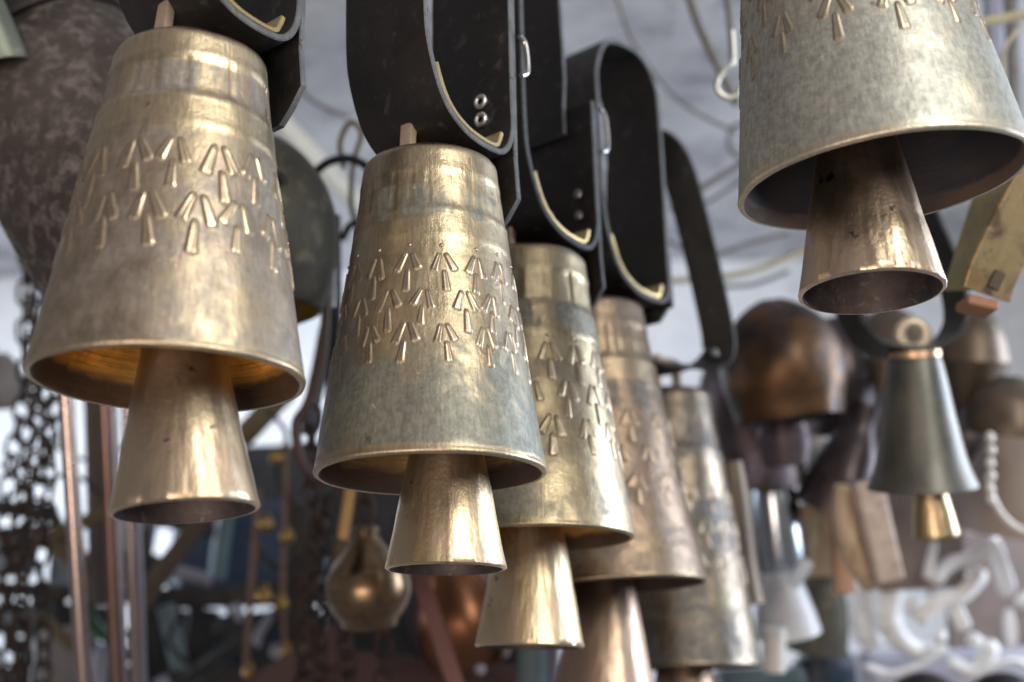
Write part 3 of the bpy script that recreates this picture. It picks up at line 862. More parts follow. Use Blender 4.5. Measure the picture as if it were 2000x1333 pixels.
# --- metal rods at lower left
COPPER = mottled('brushed_copper_pipe', (0.50, 0.41, 0.38), (0.40, 0.32, 0.29), None, 10, rough=(0.24, 0.34), metal=1.0, stretch=(1, 1, .1), bump=0.15)
REDROD = mottled('red_brown_rod', (0.24, 0.155, 0.135), (0.18, 0.115, 0.10), None, 12, rough=(0.30, 0.42), metal=0.8, stretch=(1, 1, .1))
ALU = mottled('grey_metal_rod', (0.52, 0.52, 0.58), (0.42, 0.42, 0.48), None, 12, rough=(0.28, 0.4), metal=1.0, stretch=(1, 1, .1))
for a, b, wd, dd, mt, lab in [((118, 600), (170, 1420), 32, 1.50, COPPER, 'thick pale copper rod standing nearest the left chains'),
                             ((196, 600), (232, 1420), 25, 1.55, REDROD, 'red brown metal rod right of the thick copper rod'),
                             ((216, 600), (246, 1420), 15, 1.64, ALU, 'thin lavender grey rod behind the red brown rod'),
                             ((240, 600), (268, 1420), 20, 1.60, COPPER, 'medium copper rod partly behind the leftmost clapper'),
                             ((256, 600), (284, 1420), 14, 1.70, ALU, 'thin grey rod furthest right of the rods')]:
    pole('metal_rod', lab, 'rod', [a, b], wd, dd, mt, 14, 'metal rods at lower left')

# --- clutter of dark tools and boards in front of the bright wall, lower left
NAVY = mottled('navy_paint', (0.006, 0.018, 0.042), (0.009, 0.028, 0.058), (0.012, 0.038, 0.07), 8, 20, rough=(0.4, 0.6))
TEAL = mottled('pale_teal_glaze', (0.07, 0.105, 0.12), (0.10, 0.145, 0.16), None, 12, rough=(0.35, 0.5))
GREYP = mottled('grey_stone', (0.16, 0.15, 0.15), (0.24, 0.23, 0.225), None, 8, rough=(0.7, 0.85))
DKGREEN = mottled('green_plastic', (0.012, 0.07, 0.02), (0.018, 0.10, 0.03), rough=(0.4, 0.5))
LAV = mottled('lavender_enamel', (0.22, 0.22, 0.28), (0.30, 0.30, 0.36), None, 12, rough=(0.35, 0.5))
MAROON = mottled('maroon_paint', (0.055, 0.026, 0.024), (0.085, 0.042, 0.038), None, 7, rough=(0.5, 0.65))
OLIVE = mottled('olive_wood', (0.10, 0.075, 0.035), (0.14, 0.11, 0.055), None, 10, rough=(0.6, 0.75), stretch=(1, 1, .2))
DARK = mottled('dark_iron', (0.010, 0.010, 0.012), (0.022, 0.021, 0.022), (0.045, 0.035, 0.028), 12, 40, rough=(0.5, 0.7), metal=0.3)
DARKW = mottled('smoked_wood', (0.018, 0.015, 0.013), (0.034, 0.028, 0.024), None, 9, rough=(0.65, 0.8), stretch=(1, 1, .2))

plank('storage_box', 'dark navy blue box behind the clutter below the leftmost clapper', 'box', (350, 1080), (640, 1080), 190, 0.16, 2.75, NAVY)
plank('storage_box', 'lower navy blue box behind the brass beads at the bottom', 'box', (400, 1265), (640, 1250), 120, 0.14, 2.8, NAVY, group=None)
plank('shelf_board', 'dark shelf board running level below the navy blue box', 'shelf', (275, 1172), (660, 1160), 40, 0.12, 2.5, DARKW)
plank('shelf_board', 'dark lower shelf board along the bottom behind the rods', 'shelf', (-40, 1345), (640, 1330), 70, 0.14, 2.6, DARKW)
plank('timber_post', 'brown diagonal timber crossing behind the leftmost clapper mouth', 'timber', (446, 945), (262, 1190), 34, 0.025, 2.05, WOOD_D)
plank('timber_post', 'olive brown stick slanting behind the copper rods', 'timber', (60, 1065), (300, 960), 26, 0.02, 2.2, OLIVE)
plank('timber_post', 'olive brown stick sloping down from the chains to the rods', 'timber', (70, 1040), (190, 1130), 30, 0.02, 2.3, OLIVE)
plank('timber_post', 'short olive stick low behind the left chains', 'timber', (70, 1200), (150, 1265), 24, 0.02, 2.2, OLIVE)
plank('timber_post', 'dark upright timber behind the red brown rod', 'timber', (188, 760), (200, 1180), 46, 0.03, 2.3, WOOD_D)
plank('timber_post', 'dark olive stick leaning toward the gap right of the leftmost bell', 'timber', (470, 860), (560, 760), 40, 0.03, 2.2, OLIVE)
plank('dark_sheet', 'dark iron sheet behind the rods at mid height', 'sheet', (96, 1115), (285, 1110), 70, 0.01, 2.7, DARK)
plank('dark_sheet', 'dark iron sheet below the mid height gaps behind the rods', 'sheet', (-60, 1205), (215, 1215), 62, 0.01, 2.65, DARK)
plank('dark_sheet', 'dark iron sheet behind the left chains at the edge', 'sheet', (-90, 1085), (70, 1075), 100, 0.01, 2.7, DARK)
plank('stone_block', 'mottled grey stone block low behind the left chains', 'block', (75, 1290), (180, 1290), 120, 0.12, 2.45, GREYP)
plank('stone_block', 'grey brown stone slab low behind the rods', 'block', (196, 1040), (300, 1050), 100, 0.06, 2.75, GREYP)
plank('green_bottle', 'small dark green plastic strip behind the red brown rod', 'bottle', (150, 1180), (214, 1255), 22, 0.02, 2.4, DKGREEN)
plank('dark_sheet', 'dark iron sheet right of the thin grey rods at the bottom', 'sheet', (292, 1260), (400, 1262), 135, 0.01, 2.7, DARK)
plank('dark_sheet', 'added dark sheet filling the gap behind the brass beads', 'sheet', (470, 1010), (700, 1000), 280, 0.01, 2.95, DARK)  # dark sheet added to darken the gap before the bright wall
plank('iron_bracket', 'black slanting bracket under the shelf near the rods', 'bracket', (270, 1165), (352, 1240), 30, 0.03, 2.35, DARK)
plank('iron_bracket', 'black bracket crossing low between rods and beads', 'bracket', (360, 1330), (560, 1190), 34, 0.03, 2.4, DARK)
plank('iron_bracket', 'dark bracket low behind the beaded cords', 'bracket', (430, 1215), (560, 1330), 46, 0.03, 2.45, DARK)
plank('iron_bracket', 'dark upright bracket at the right of the bead cords', 'bracket', (585, 980), (578, 1300), 44, 0.03, 2.3, DARKW)
pole('glass_tube', 'pale teal glass tube leaning below the shelf', 'tube', [(322, 1185), (338, 1240), (352, 1305)], 36, 2.3, TEAL)
pole('glass_tube', 'pale teal glass tube upright in front of the navy box', 'tube', [(444, 985), (432, 1060), (424, 1130)], 34, 2.55, TEAL)
pole('pale_bar', 'lavender grey highlight strip on the shelf', 'tool', [(322, 1115), (365, 1122), (412, 1134)], 26, 2.35, LAV)  # bar added as a pale highlight strip
pole('pale_bar', 'short lavender grey bar hanging under the shelf', 'tool', [(462, 1180), (466, 1212)], 20, 2.3, LAV)
pole('pale_bar', 'short grey blue bar slanting near the lowest beads', 'tool', [(530, 1200), (505, 1240), (500, 1262)], 18, 2.3, LAV)
pole('pale_bar', 'grey blue knob behind the lower beads', 'tool', [(545, 1262), (540, 1284)], 32, 2.3, LAV)
pole('pale_bar', 'pale bar low at the bottom left of the beads', 'tool', [(312, 1325), (322, 1350)], 30, 2.3, LAV)
pole('pale_bar', 'pale grey bar low between the rods', 'tool', [(200, 1270), (190, 1340)], 34, 2.3, LAV)
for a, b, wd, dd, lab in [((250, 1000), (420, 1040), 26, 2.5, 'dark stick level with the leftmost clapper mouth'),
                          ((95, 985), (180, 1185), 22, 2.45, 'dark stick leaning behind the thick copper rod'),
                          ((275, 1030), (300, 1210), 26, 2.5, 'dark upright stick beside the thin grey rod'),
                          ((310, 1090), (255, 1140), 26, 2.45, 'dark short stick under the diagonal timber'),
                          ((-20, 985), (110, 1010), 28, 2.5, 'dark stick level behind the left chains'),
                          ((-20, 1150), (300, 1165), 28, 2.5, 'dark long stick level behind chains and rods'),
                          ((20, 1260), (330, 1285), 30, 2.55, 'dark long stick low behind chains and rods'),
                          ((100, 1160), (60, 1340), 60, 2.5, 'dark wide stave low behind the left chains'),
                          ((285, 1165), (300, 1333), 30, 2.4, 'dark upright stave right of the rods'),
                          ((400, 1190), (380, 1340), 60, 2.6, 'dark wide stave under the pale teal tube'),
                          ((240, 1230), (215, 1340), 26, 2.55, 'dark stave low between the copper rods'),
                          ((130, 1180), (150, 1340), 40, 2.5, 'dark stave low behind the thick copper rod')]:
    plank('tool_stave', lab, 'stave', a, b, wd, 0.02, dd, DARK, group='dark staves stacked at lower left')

# --- cords with little brass bells
BEAD = mottled('brass_bead', (0.42, 0.27, 0.10), (0.32, 0.20, 0.07), None, 60, rough=(0.22, 0.35), metal=1.0, bump=0.2)
CORD = mottled('brown_cord', (0.16, 0.10, 0.065), (0.22, 0.14, 0.09), None, 60, rough=(0.7, 0.85))
pole('twine', 'brown twine hanging left of the brass beads', 'cord', [(505, 960), (496, 1080), (487, 1200), (480, 1310)], 12, 2.1, CORD)
pole('twine', 'brown twine hanging right among the brass beads', 'cord', [(560, 860), (556, 1000), (552, 1140), (556, 1275)], 9, 2.1, CORD)
for x, y, r_, lab in [(540, 895, 17, 'topmost brass bead left of the middle bell'), (520, 1025, 20, 'brass bead upper left of a pair below the topmost'),
                  (560, 1050, 19, 'brass bead lower right of the upper pair'), (516, 1166, 22, 'brass bead left of the middle pair'),
                  (549, 1180, 19, 'bright brass bead right of the middle pair'), (560, 1277, 18, 'orange brass bead beside the grey blue knob'),
                  (487, 1315, 19, 'lowest brass bead at the bottom of its cord')]:
    dd = 2.08
    c = P(x, y, dd); r_ = mm(r_ * 0.78, dd)
    t = thing('brass_bead', c - V((0, 0, r_)), lab, 'bead', 'brass beads on cords')
    mb = MB(); lathe(mb, Matrix.Translation(c), [(r_ * math.sin(i / 9 * math.pi) + 1e-4, -r_ * math.cos(i / 9 * math.pi)) for i in range(10)], 18)
    mb.build('ball', BEAD, t)
    mb = MB(); tube(mb, [c + V((0.35 * r_ * math.cos(a), 0, r_ * 1.15 + 0.35 * r_ * math.sin(a))) for a in [2 * math.pi * j / 10 for j in range(10)]], r_ * .12, 6, closed=True)
    mb.build('eye', BEAD, t)

# --- below the middle bell
plank('painted_chest', 'dark maroon painted chest across the bottom below the pear shaped bell', 'chest', (560, 1390), (1120, 1430), 230, 0.25, 2.1, MAROON)
mb = MB(); bar_between(mb, P(455, 1390, 1.95), P(672, 1248, 1.95), 0.06, 0.02)
tag(mb.build('maroon_board', MAROON), 'maroon board slanting up to the chains at the bottom', 'board')
PINKR = mottled('faded_red_paint', (0.22, 0.10, 0.085), (0.27, 0.13, 0.11), None, 12, rough=(0.5, 0.65))
plank('red_slat', 'faded red slat slanting down below the middle clapper', 'slat', (806, 1085), (905, 1385), 32, 0.01, 1.75, PINKR)
simple_bell('copper_pot', 'orange brown copper pot behind the third clapper', (915, 1290), (880, 1090), 1.95, [(0, 80), (.2, 92), (.5, 88), (.8, 60), (1, 30)],
    [mottled('copper_pot_metal', (0.26, 0.11, 0.05), (0.16, 0.08, 0.05), None, 12, rough=(0.25, 0.38), metal=0.9), BLACKIN], cat='pot')
mb = MB(); lathe(mb, Matrix.Translation(P(938, 1308, 1.8)), [(0.0002, 0.008), (.006, .006), (.0085, 0), (.006, -.006), (.0002, -.008)], 14)
tag(mb.build('glass_marble', LAV), 'small pale marble at the bottom left of the third clapper', 'marble')
plank('dark_sheet', 'dark iron sheet between the maroon chest and the middle bell', 'sheet', (640, 1120), (1080, 1120), 420, 0.01, 2.6, DARK)
pole('glass_tube', 'pale blue glass tube hanging just below the third clapper', 'tube', [(1040, 1230), (1038, 1370)], 64, 1.9, TEAL)
pole('glass_tube', 'thin pale blue tube beside the glass under the third clapper', 'tube', [(1082, 1240), (1080, 1370)], 24, 1.95, LAV)
# hook and leather strip between the two front bells
pole('bent_leather_strip', 'curved dark brown strip hanging between the two front bells', 'strip', [(638, 560), (630, 700), (600, 790), (578, 830), (590, 900), (625, 935)], 20, 1.55, mottled('brown_leather', (0.05, 0.03, 0.025), (0.075, 0.045, 0.035), rough=(0.5, 0.65)))
pole('grey_cloth_strip', 'blue grey cloth strip behind the left edge of the middle bell', 'cloth', [(640, 640), (625, 720), (610, 790), (604, 850)], 34, 1.7, mottled('blue_grey_cloth', (0.06, 0.06, 0.085), (0.09, 0.09, 0.12), rough=(0.8, 0.9)))
pole('iron_bar', 'dark upright iron bar right behind the left edge of the middle bell', 'bar', [(652, 420), (655, 600), (648, 780)], 26, 1.6, DARK)
pole('iron_bar', 'slim grey iron bar behind the tilted crusted bell', 'bar', [(652, 480), (650, 600)], 9, 1.5, STEEL)
pole('bent_iron_hook', 'dark bent iron hook reaching from the crusted bell to the right', 'hook', [(612, 340), (640, 318), (672, 310), (700, 316), (730, 335)], 17, 1.55, DARK)
pole('olive_wire_ring', 'olive wire looping behind the bottom of the middle collar', 'wire', [(672, 330), (664, 280), (684, 240), (706, 262), (690, 320), (686, 400), (700, 450)], 11, 1.6, OLIVE)
pole('small_iron_ring', 'small dark iron ring beside the shoulder of the middle bell', 'ring', [(668, 470), (684, 440), (704, 440), (712, 470), (696, 500)], 14, 1.6, DARK)

# --- ceiling lines
ROPE = mottled('yellowed_rope', (0.42, 0.38, 0.26), (0.50, 0.46, 0.33), None, 80, rough=(0.8, 0.9))
GWIRE = mottled('grey_cable', (0.13, 0.125, 0.12), (0.19, 0.185, 0.175), None, 30, rough=(0.6, 0.75))
CREAM = mottled('cream_batten', (0.55, 0.52, 0.44), (0.62, 0.59, 0.50), None, 10, rough=(0.7, 0.85))
plank('ceiling_batten', 'cream batten running across the ceiling right of the leftmost bell', 'batten', (520, 210), (720, 420), 40, 0.02, 2.5, CREAM, d2=2.9)
pole('rope', 'yellowed rope sagging across behind the upper right bell', 'rope', [(1180, 575), (1290, 552), (1420, 540), (1500, 520), (1600, 478)], 13, 2.3, ROPE)
pole('rope', 'yellowed rope at the top right edge', 'rope', [(1850, 62), (1930, 42), (2040, 22)], 20, 1.6, ROPE)
pole('cable', 'dark cable slanting behind the left edge of the upper right bell', 'cable', [(1310, 412), (1380, 362), (1460, 312)], 12, 2.0, GWIRE)
pole('cable', 'grey cable slanting up beside the dark one', 'cable', [(1340, 420), (1400, 385), (1470, 340)], 7, 2.1, GWIRE)
pole('cable', 'brown grey cable running down from the top edge to the eye hook', 'cable', [(1335, -40), (1365, 50), (1402, 130), (1440, 205)], 17, 1.8, GWIRE)
pole('cable', 'pale cable dropping beside the eye hook', 'cable', [(1418, -20), (1428, 60), (1432, 120)], 14, 1.7, GWIRE)
pole('cable', 'sagging grey cable under the yellowed rope', 'cable', [(1400, 560), (1470, 556), (1540, 530)], 9, 2.4, GWIRE)
HOOKM = mottled('zinc_hook', (0.55, 0.56, 0.50), (0.45, 0.46, 0.42), None, 30, rough=(0.3, 0.4), metal=0.9)
pole('eye_hook', 'bent zinc wire hook left of the upper right bell', 'hook', [(1430, 60), (1432, 118), (1415, 138), (1401, 158), (1404, 180), (1424, 192), (1442, 184), (1446, 170)], 12, 1.45, HOOKM)
pole('cable', 'thin pale cord curling at the right edge', 'cord', [(1996, 50), (1970, 80), (1958, 120), (1962, 180), (1975, 250), (1992, 330)], 8, 1.5, ROPE)
plank('conduit', 'dark grey upright conduit at the right edge near the top', 'pipe', (1972, -60), (1990, 400), 24, 0.02, 2.0, GWIRE)
plank('conduit', 'pale grey upright conduit just left of the dark one', 'pipe', (1935, -60), (1950, 420), 30, 0.02, 2.1, LAV)

# --- brass yoke at the right edge
YOKE = mottled('gilded_wood', (0.42, 0.31, 0.155), (0.33, 0.23, 0.11), (0.17, 0.12, 0.06), 16, 34, (0.48, 0.66), (0.32, 0.5), 0.7, 0.4, 0.001, 120)
YOKE2 = mottled('green_gold_wood', (0.24, 0.22, 0.12), (0.32, 0.28, 0.15), None, 20, rough=(0.45, 0.6), metal=0.4)
d = 1.18
t = thing('gilded_collar', P(1940, 600, d), 'gilded wooden bell collar with rectangular slot at the right edge', 'collar')
mb = MB()
pts = spline([P(2075, 250, d + .02), P(2040, 330, d), P(1985, 440, d - .01), P(1940, 530, d - .015), P(1925, 575, d - .015)], 6)
band(mb, pts, V((0.85, 0.45, -0.1)), 0.060, 0.006, edge_mi=0)
mb.build('outer_band', YOKE, t, sharp=35)
mb = MB()
pts = spline([P(2010, 250, d + .10), P(1960, 360, d + .09), P(1922, 470, d + .08), P(1893, 565, d + .06)], 6)
band(mb, pts, V((0.6, -0.6, -0.1)), 0.055, 0.005, edge_mi=0)
mb.build('inner_band', YOKE2, t, sharp=35)
mb = MB(); bar_between(mb, P(1878, 592, d - .02), P(1938, 606, d - .02), 0.010, 0.03)
mb.build('end_peg', mottled('cut_wood_end', (0.22, 0.10, 0.055), (0.28, 0.14, 0.08), rough=(0.6, 0.75)), t)
mb = MB()
Mh = frame_of(P(1958, 525, d) - P(1936, 570, d), FW).to_4x4(); Mh.translation = P(1946, 548, d - 0.024)
box(mb, Mh, 0.011, 0.006, 0.018)
mb.build('slot', mottled('slot_shadow_brown', (0.06, 0.045, 0.025), (0.09, 0.065, 0.035), rough=(0.7, 0.8)), t)

# --- right: dark round bells
ORB = mottled('fire_brown_bronze', (0.055, 0.040, 0.032), (0.17, 0.09, 0.042), (0.036, 0.031, 0.034), 8, 13, (0.46, 0.64), (0.36, 0.50), 0.8, 0.4, 0.0015, 90)
PURP = mottled('purple_brown_iron', (0.075, 0.055, 0.05), (0.13, 0.105, 0.12), (0.28, 0.25, 0.31), 10, 16, (0.52, 0.68), (0.32, 0.48), 0.7, 0.4, 0.0015, 90)
DKP = mottled('dark_plum_iron', (0.045, 0.034, 0.036), (0.085, 0.068, 0.075), None, 9, rough=(0.32, 0.45), metal=0.7)
OLB = mottled('dull_brown_bronze', (0.095, 0.072, 0.055), (0.15, 0.115, 0.085), None, 9, rough=(0.35, 0.5), metal=0.7)
PEWTER = mottled('grey_pewter_bell', (0.105, 0.105, 0.095), (0.15, 0.145, 0.13), (0.26, 0.18, 0.11), 14, 9, (0.60, 0.72), (0.42, 0.52), 0.8, 0.3, 0.0008, 120)
simple_bell('round_bell', 'round fire browned bell behind the clapper of the upper right bell', (1545, 822), (1505, 588), 1.8,
    [(0, 104), (0.04, 106), (0.15, 110), (0.35, 121), (0.55, 122), (0.72, 108), (0.86, 80), (0.95, 48), (1, 22)], [ORB, BLACKIN], td=1.83, warp=0.006, seed=1)
simple_bell('sheet_iron_bell', 'purple grey patinated bell below the round fire browned bell', (1462, 945), (1450, 690), 1.98,
    [(0, 108), (0.1, 107), (0.4, 100), (0.8, 84), (0.95, 60), (1, 30)], [PURP, BLACKIN], warp=0.003, seed=2)
simple_bell('sheet_iron_bell', 'dark plum bell with narrow neck left of the grey flared bell', (1622, 1000), (1694, 790), 1.98,
    [(0, 74), (0.12, 74), (0.35, 70), (0.6, 50), (0.8, 30), (1, 27)], [DKP, BLACKIN], warp=0.002, seed=5)
simple_bell('dark_bell', 'dark bell between round bell and grey flared bell', (1668, 850), (1668, 610), 2.2,
    [(0, 90), (0.3, 84), (0.7, 70), (1, 30)], [DKP, BLACKIN], warp=0.003, seed=6)
simple_bell('dark_bell', 'brown grey domed bell behind the ring of the grey flared bell', (1745, 760), (1735, 600), 2.1,
    [(0, 92), (0.4, 90), (0.7, 72), (0.9, 40), (1, 15)], [OLB, BLACKIN], warp=0.003, seed=7)
simple_bell('dark_bell', 'brown bell with pointed corner right of the grey flared bell', (1893, 795), (1902, 590), 2.0,
    [(0, 44), (0.2, 56), (0.42, 72), (0.455, 74), (0.7, 60), (0.9, 36), (1, 14)], [OLB, BLACKIN], seg=10, seed=8)
simple_bell('dark_bell', 'dull brown bell at the right edge below the pointed one', (1965, 850), (1975, 735), 1.9,
    [(0, 86), (0.3, 82), (0.7, 66), (1, 20)], [OLB, BLACKIN], warp=0.003, seed=9)
simple_bell('dark_bell', 'dark brown bell behind the grey flared bell at its lower right', (1880, 900), (1885, 760), 2.3,
    [(0, 74), (0.5, 66), (1, 24)], [DKP, BLACKIN], warp=0.003, seed=10)
# grey flared bell with collar
CAPM = mottled('copper_cap', (0.62, 0.42, 0.28), (0.52, 0.34, 0.22), None, 40, rough=(0.3, 0.45), metal=0.95)
th_, Mg, Hg = simple_bell('flared_bell', 'grey flared bell with small brass clapper hanging from a black strap', (1802, 952), (1786, 688), 1.5,
    [(0, 106), (0.04, 101), (0.2, 86), (0.5, 70), (0.8, 57), (0.93, 50), (0.985, 44), (1, 36)], [PEWTER, BLACKIN],
    clap=((1828, 1046), (1812, 930), 45, 27, clappermat('clapper_small', (0.44, 0.35, 0.21), (0.30, 0.20, 0.14), 0.1, 0.26, seed=8)), thick=0.003)
mb = MB(); lathe(mb, Mg, [(mm(47, 1.5), Hg * .965), (mm(50, 1.5), Hg * .965), (mm(49, 1.5), Hg * 1.01), (mm(20, 1.5), Hg * 1.02), (.0005, Hg * 1.02)], 40)
mb.build('cap', CAPM, th_)
RINGM = mottled('bone_ring', (0.55, 0.47, 0.35), (0.65, 0.57, 0.44), None, 40, rough=(0.35, 0.5), metal=0.4)
c = P(1782, 655, 1.5)
mb = MB(); tube(mb, [c + mm(26, 1.5) * (RT * math.cos(a) + UP * math.sin(a)) for a in [2 * math.pi * j / 22 for j in range(22)]], mm(11, 1.5), 10, closed=True)
mb.build('ring', RINGM, th_)
d = 1.5
t = thing('black_strap', P(1780, 690, d), 'black U shaped strap holding the grey flared bell', 'strap')
mb = MB()
pts = spline([P(x, y, d) for x, y in [(1600, 400), (1640, 560), (1672, 640), (1705, 675), (1765, 688), (1820, 680), (1858, 645), (1868, 600), (1850, 520), (1812, 430), (1780, 330)]], 7)
band(mb, pts, V((-0.35, 0.93, 0)), 0.042, 0.007)
mb.build('strap', [LEATHER, LEATHER], t, sharp=35)

# --- right: steel and wood
CHROME = mottled('bright_steel', (0.60, 0.66, 0.72), (0.45, 0.50, 0.56), None, 8, rough=(0.16, 0.26), metal=1.0, bump=0.1)
simple_bell('steel_bell', 'bright steel bell right of the far end bell', (1525, 1130), (1505, 940), 2.0, [(0, 50), (.2, 55), (.6, 52), (.9, 46), (1, 40)], [CHROME, BLACKIN])
simple_bell('steel_bell', 'pale grey metal cone under the bright steel bell', (1540, 1238), (1520, 1120), 1.95, [(0, 64), (.4, 56), (.8, 44), (1, 36)], [mottled('pale_grey_enamel', (0.50, 0.51, 0.54), (0.58, 0.59, 0.62), rough=(0.35, 0.5)), BLACKIN])
simple_bell('brown_bell', 'narrow dark brown bell peeking out behind the far end bell', (1440, 1172), (1425, 900), 1.75, [(0, 56), (.3, 44), (.7, 36), (1, 24)], [OLB, BLACKIN])
IVORY = mottled('polished_white_metal', (0.66, 0.64, 0.60), (0.74, 0.72, 0.69), rough=(0.25, 0.35))
pole('white_baton', 'shiny white upright baton right of the far rim of the row', 'baton', [(1512, 1225), (1512, 1310)], 46, 1.9, IVORY, 16)
pole('pale_baton', 'pale slanting baton below the bright steel bell', 'baton', [(1578, 1095), (1545, 1145)], 28, 1.85, mottled('pale_blue_handle', (0.60, 0.68, 0.76), (0.66, 0.73, 0.80), rough=(0.3, 0.4)), 14)
plank('tan_board', 'tan wooden board hanging right of the bright steel bell', 'board', (1592, 985), (1600, 1125), 70, 0.02, 2.05, WOOD_L)
pole('hanging_rope', 'white rope across the tan board', 'rope', [(1596, 1000), (1588, 1060), (1574, 1110)], 12, 1.98, ROPE)
plank('orange_wood_handle', 'orange brown wooden handle beside the carved wood', 'handle', (1645, 985), (1648, 1160), 40, 0.02, 1.98, mottled('orange_wood', (0.30, 0.16, 0.09), (0.38, 0.21, 0.12), rough=(0.5, 0.65)))
t = thing('carved_wood', P(1740, 1140, 1.8), 'carved tan wooden block leaning below the dark plum bell', 'block')
mb = MB(); bar_between(mb, P(1690, 940, 1.8), P(1735, 1135, 1.8), mm(58, 1.8), 0.03, jit=.002)
mb.build('pale_face', mottled('pink_carved_face', (0.50, 0.40, 0.34), (0.40, 0.31, 0.26), (0.22, 0.17, 0.15), 30, 60, rough=(0.5, 0.65), bump=.8, bdist=.003), t)
mb = MB()
tube(mb, spline([P(1660, 950, 1.83), P(1655, 1010, 1.83), P(1672, 1080, 1.83), P(1712, 1138, 1.83)], 6), mm(30, 1.83), 12)
mb.build('tan_side', WOOD_L, t)
simple_bell('olive_bell', 'dark olive bell low in the gap left of the white horns', (1590, 1270), (1610, 1120), 2.2, [(0, 62), (.4, 58), (.8, 44), (1, 24)], [OLDG, BLACKIN], warp=.002)
plank('brown_bag', 'dull mauve brown panel behind the small brass clapper', 'panel', (1790, 960), (1800, 1150), 170, 0.02, 2.25, mottled('mauve_leather', (0.16, 0.12, 0.105), (0.22, 0.17, 0.15), rough=(0.6, 0.75)))
# --- white horns and antlers
HORN = mottled('white_horn', (0.86, 0.86, 0.87), (0.92, 0.92, 0.92), (0.66, 0.62, 0.58), 8, 14, (0.56, 0.72), (0.35, 0.5))
def horn(label, pts, r, d, name='animal_horn', cat='horn', group='pale horns and antlers at lower right', mat=HORN):
    d += 0.4
    sp = spline([P(x, y, d + (q[0] if q else 0)) for x, y, *q in pts], 7)
    n = len(sp)
    rr = [0.98 * mm(r[0] + (r[1] - r[0]) * i / (n - 1), d) * (1 + 0.12 * noise.noise(V((i * 0.5, d * 7, r[0])))) * min(1, 0.45 + 0.25 * min(i, n - 1 - i)) for i in range(n)]
    mb = MB(); tube(mb, sp, rr, 12 if name == 'animal_horn' else 5)
    return tag(mb.build(name, mat, sharp=30), label, cat, group)
horn('stubby white horn at the left of the horn pile', [(1695, 1140), (1684, 1180), (1690, 1230), (1712, 1262)], (34, 26), 1.95)
horn('curved white crescent horn sweeping right under the pile', [(1738, 1140), (1730, 1190), (1748, 1240), (1790, 1270), (1850, 1268)], (34, 14), 1.9)
horn('pale antler crossing the top of the horn pile', [(1815, 1140), (1848, 1100), (1900, 1082), (1945, 1045)], (22, 20), 1.85, 'antler', 'antler')
horn('pale antler across the middle of the pile', [(1790, 1215), (1830, 1180), (1880, 1160), (1920, 1112)], (18, 20), 1.8, 'antler', 'antler')
horn('pale antler branch dropping at the right of the pile', [(1940, 1055), (1956, 1110), (1972, 1165)], (16, 22), 1.83, 'antler', 'antler')
horn('short pale stub at the left middle of the pile', [(1772, 1200), (1796, 1172)], (18, 20), 1.85, 'antler', 'antler')
horn('pale tine in the lower middle of the pile', [(1860, 1180), (1876, 1210), (1886, 1230)], (18, 16), 1.82, 'antler', 'antler')
horn('pale loop shaped horn at the lower right of the pile', [(1850, 1290), (1890, 1310), (1925, 1290), (1935, 1250)], (16, 20), 1.88)
horn('upright pale tine at the right edge of the pile', [(1970, 1190), (1976, 1270)], (12, 16), 1.9, 'antler', 'antler')
horn('small pale knuckle at the centre of the pile', [(1826, 1240), (1846, 1250)], (18, 16), 1.85, 'antler', 'antler')
horn('small pale knuckle under the lower middle tine', [(1895, 1262), (1912, 1240)], (18, 16), 1.86, 'antler', 'antler')
horn('greyish antler behind the top of the pile', [(1800, 1150), (1850, 1140), (1900, 1130)], (22, 18), 1.98, 'antler', 'antler')
horn('thin pale antler point above the pile under the small clapper', [(1826, 1055), (1818, 1095), (1810, 1130)], (7, 12), 1.8, 'antler', 'antler')
horn('thin pale antler tip left of that point', [(1790, 1060), (1802, 1100), (1812, 1140)], (6, 14), 1.86, 'antler', 'antler')
horn('pale antler stub cut by the right edge', [(1985, 1180), (2030, 1160)], (16, 20), 1.86, 'antler', 'antler')
# --- saddle shape at right edge
TAUPE = mottled('taupe_hide', (0.24, 0.19, 0.16), (0.32, 0.26, 0.225), None, 6, rough=(0.45, 0.6))
simple_bell('taupe_bell', 'large taupe bell with white rim at the right edge', (1985, 1040), (2000, 830), 2.1, [(0, 118), (.3, 110), (.7, 84), (1, 40)], [TAUPE, BLACKIN], warp=.003)
pole('white_rim_hoop', 'white curved hoop across the taupe bell', 'hoop', [(1930, 930), (1940, 975), (1965, 1015), (2005, 1040), (2050, 1040)], 13, 1.85, IVORY)
t = thing('white_chain', P(1935, 970, 1.8), 'white beaded chain hanging right of the grey flared bell', 'chain')
for k_, y in enumerate((855, 880, 905, 930, 955, 975)):
    c = P(1934 + 2 * (k_ % 2), y, 1.8); r_ = mm(9, 1.8)
    mb = MB(); lathe(mb, Matrix.Translation(c), [(r_ * math.sin(i / 8 * math.pi) + 1e-4, -1.35 * r_ * math.cos(i / 8 * math.pi)) for i in range(9)], 12)
    mb.build('bead', IVORY, t)
horn('pale bone slab level behind the top of the antlers', [(1880, 1040), (1940, 1030), (2010, 1030)], (8, 10), 2.0, 'bone_slab', 'bone')
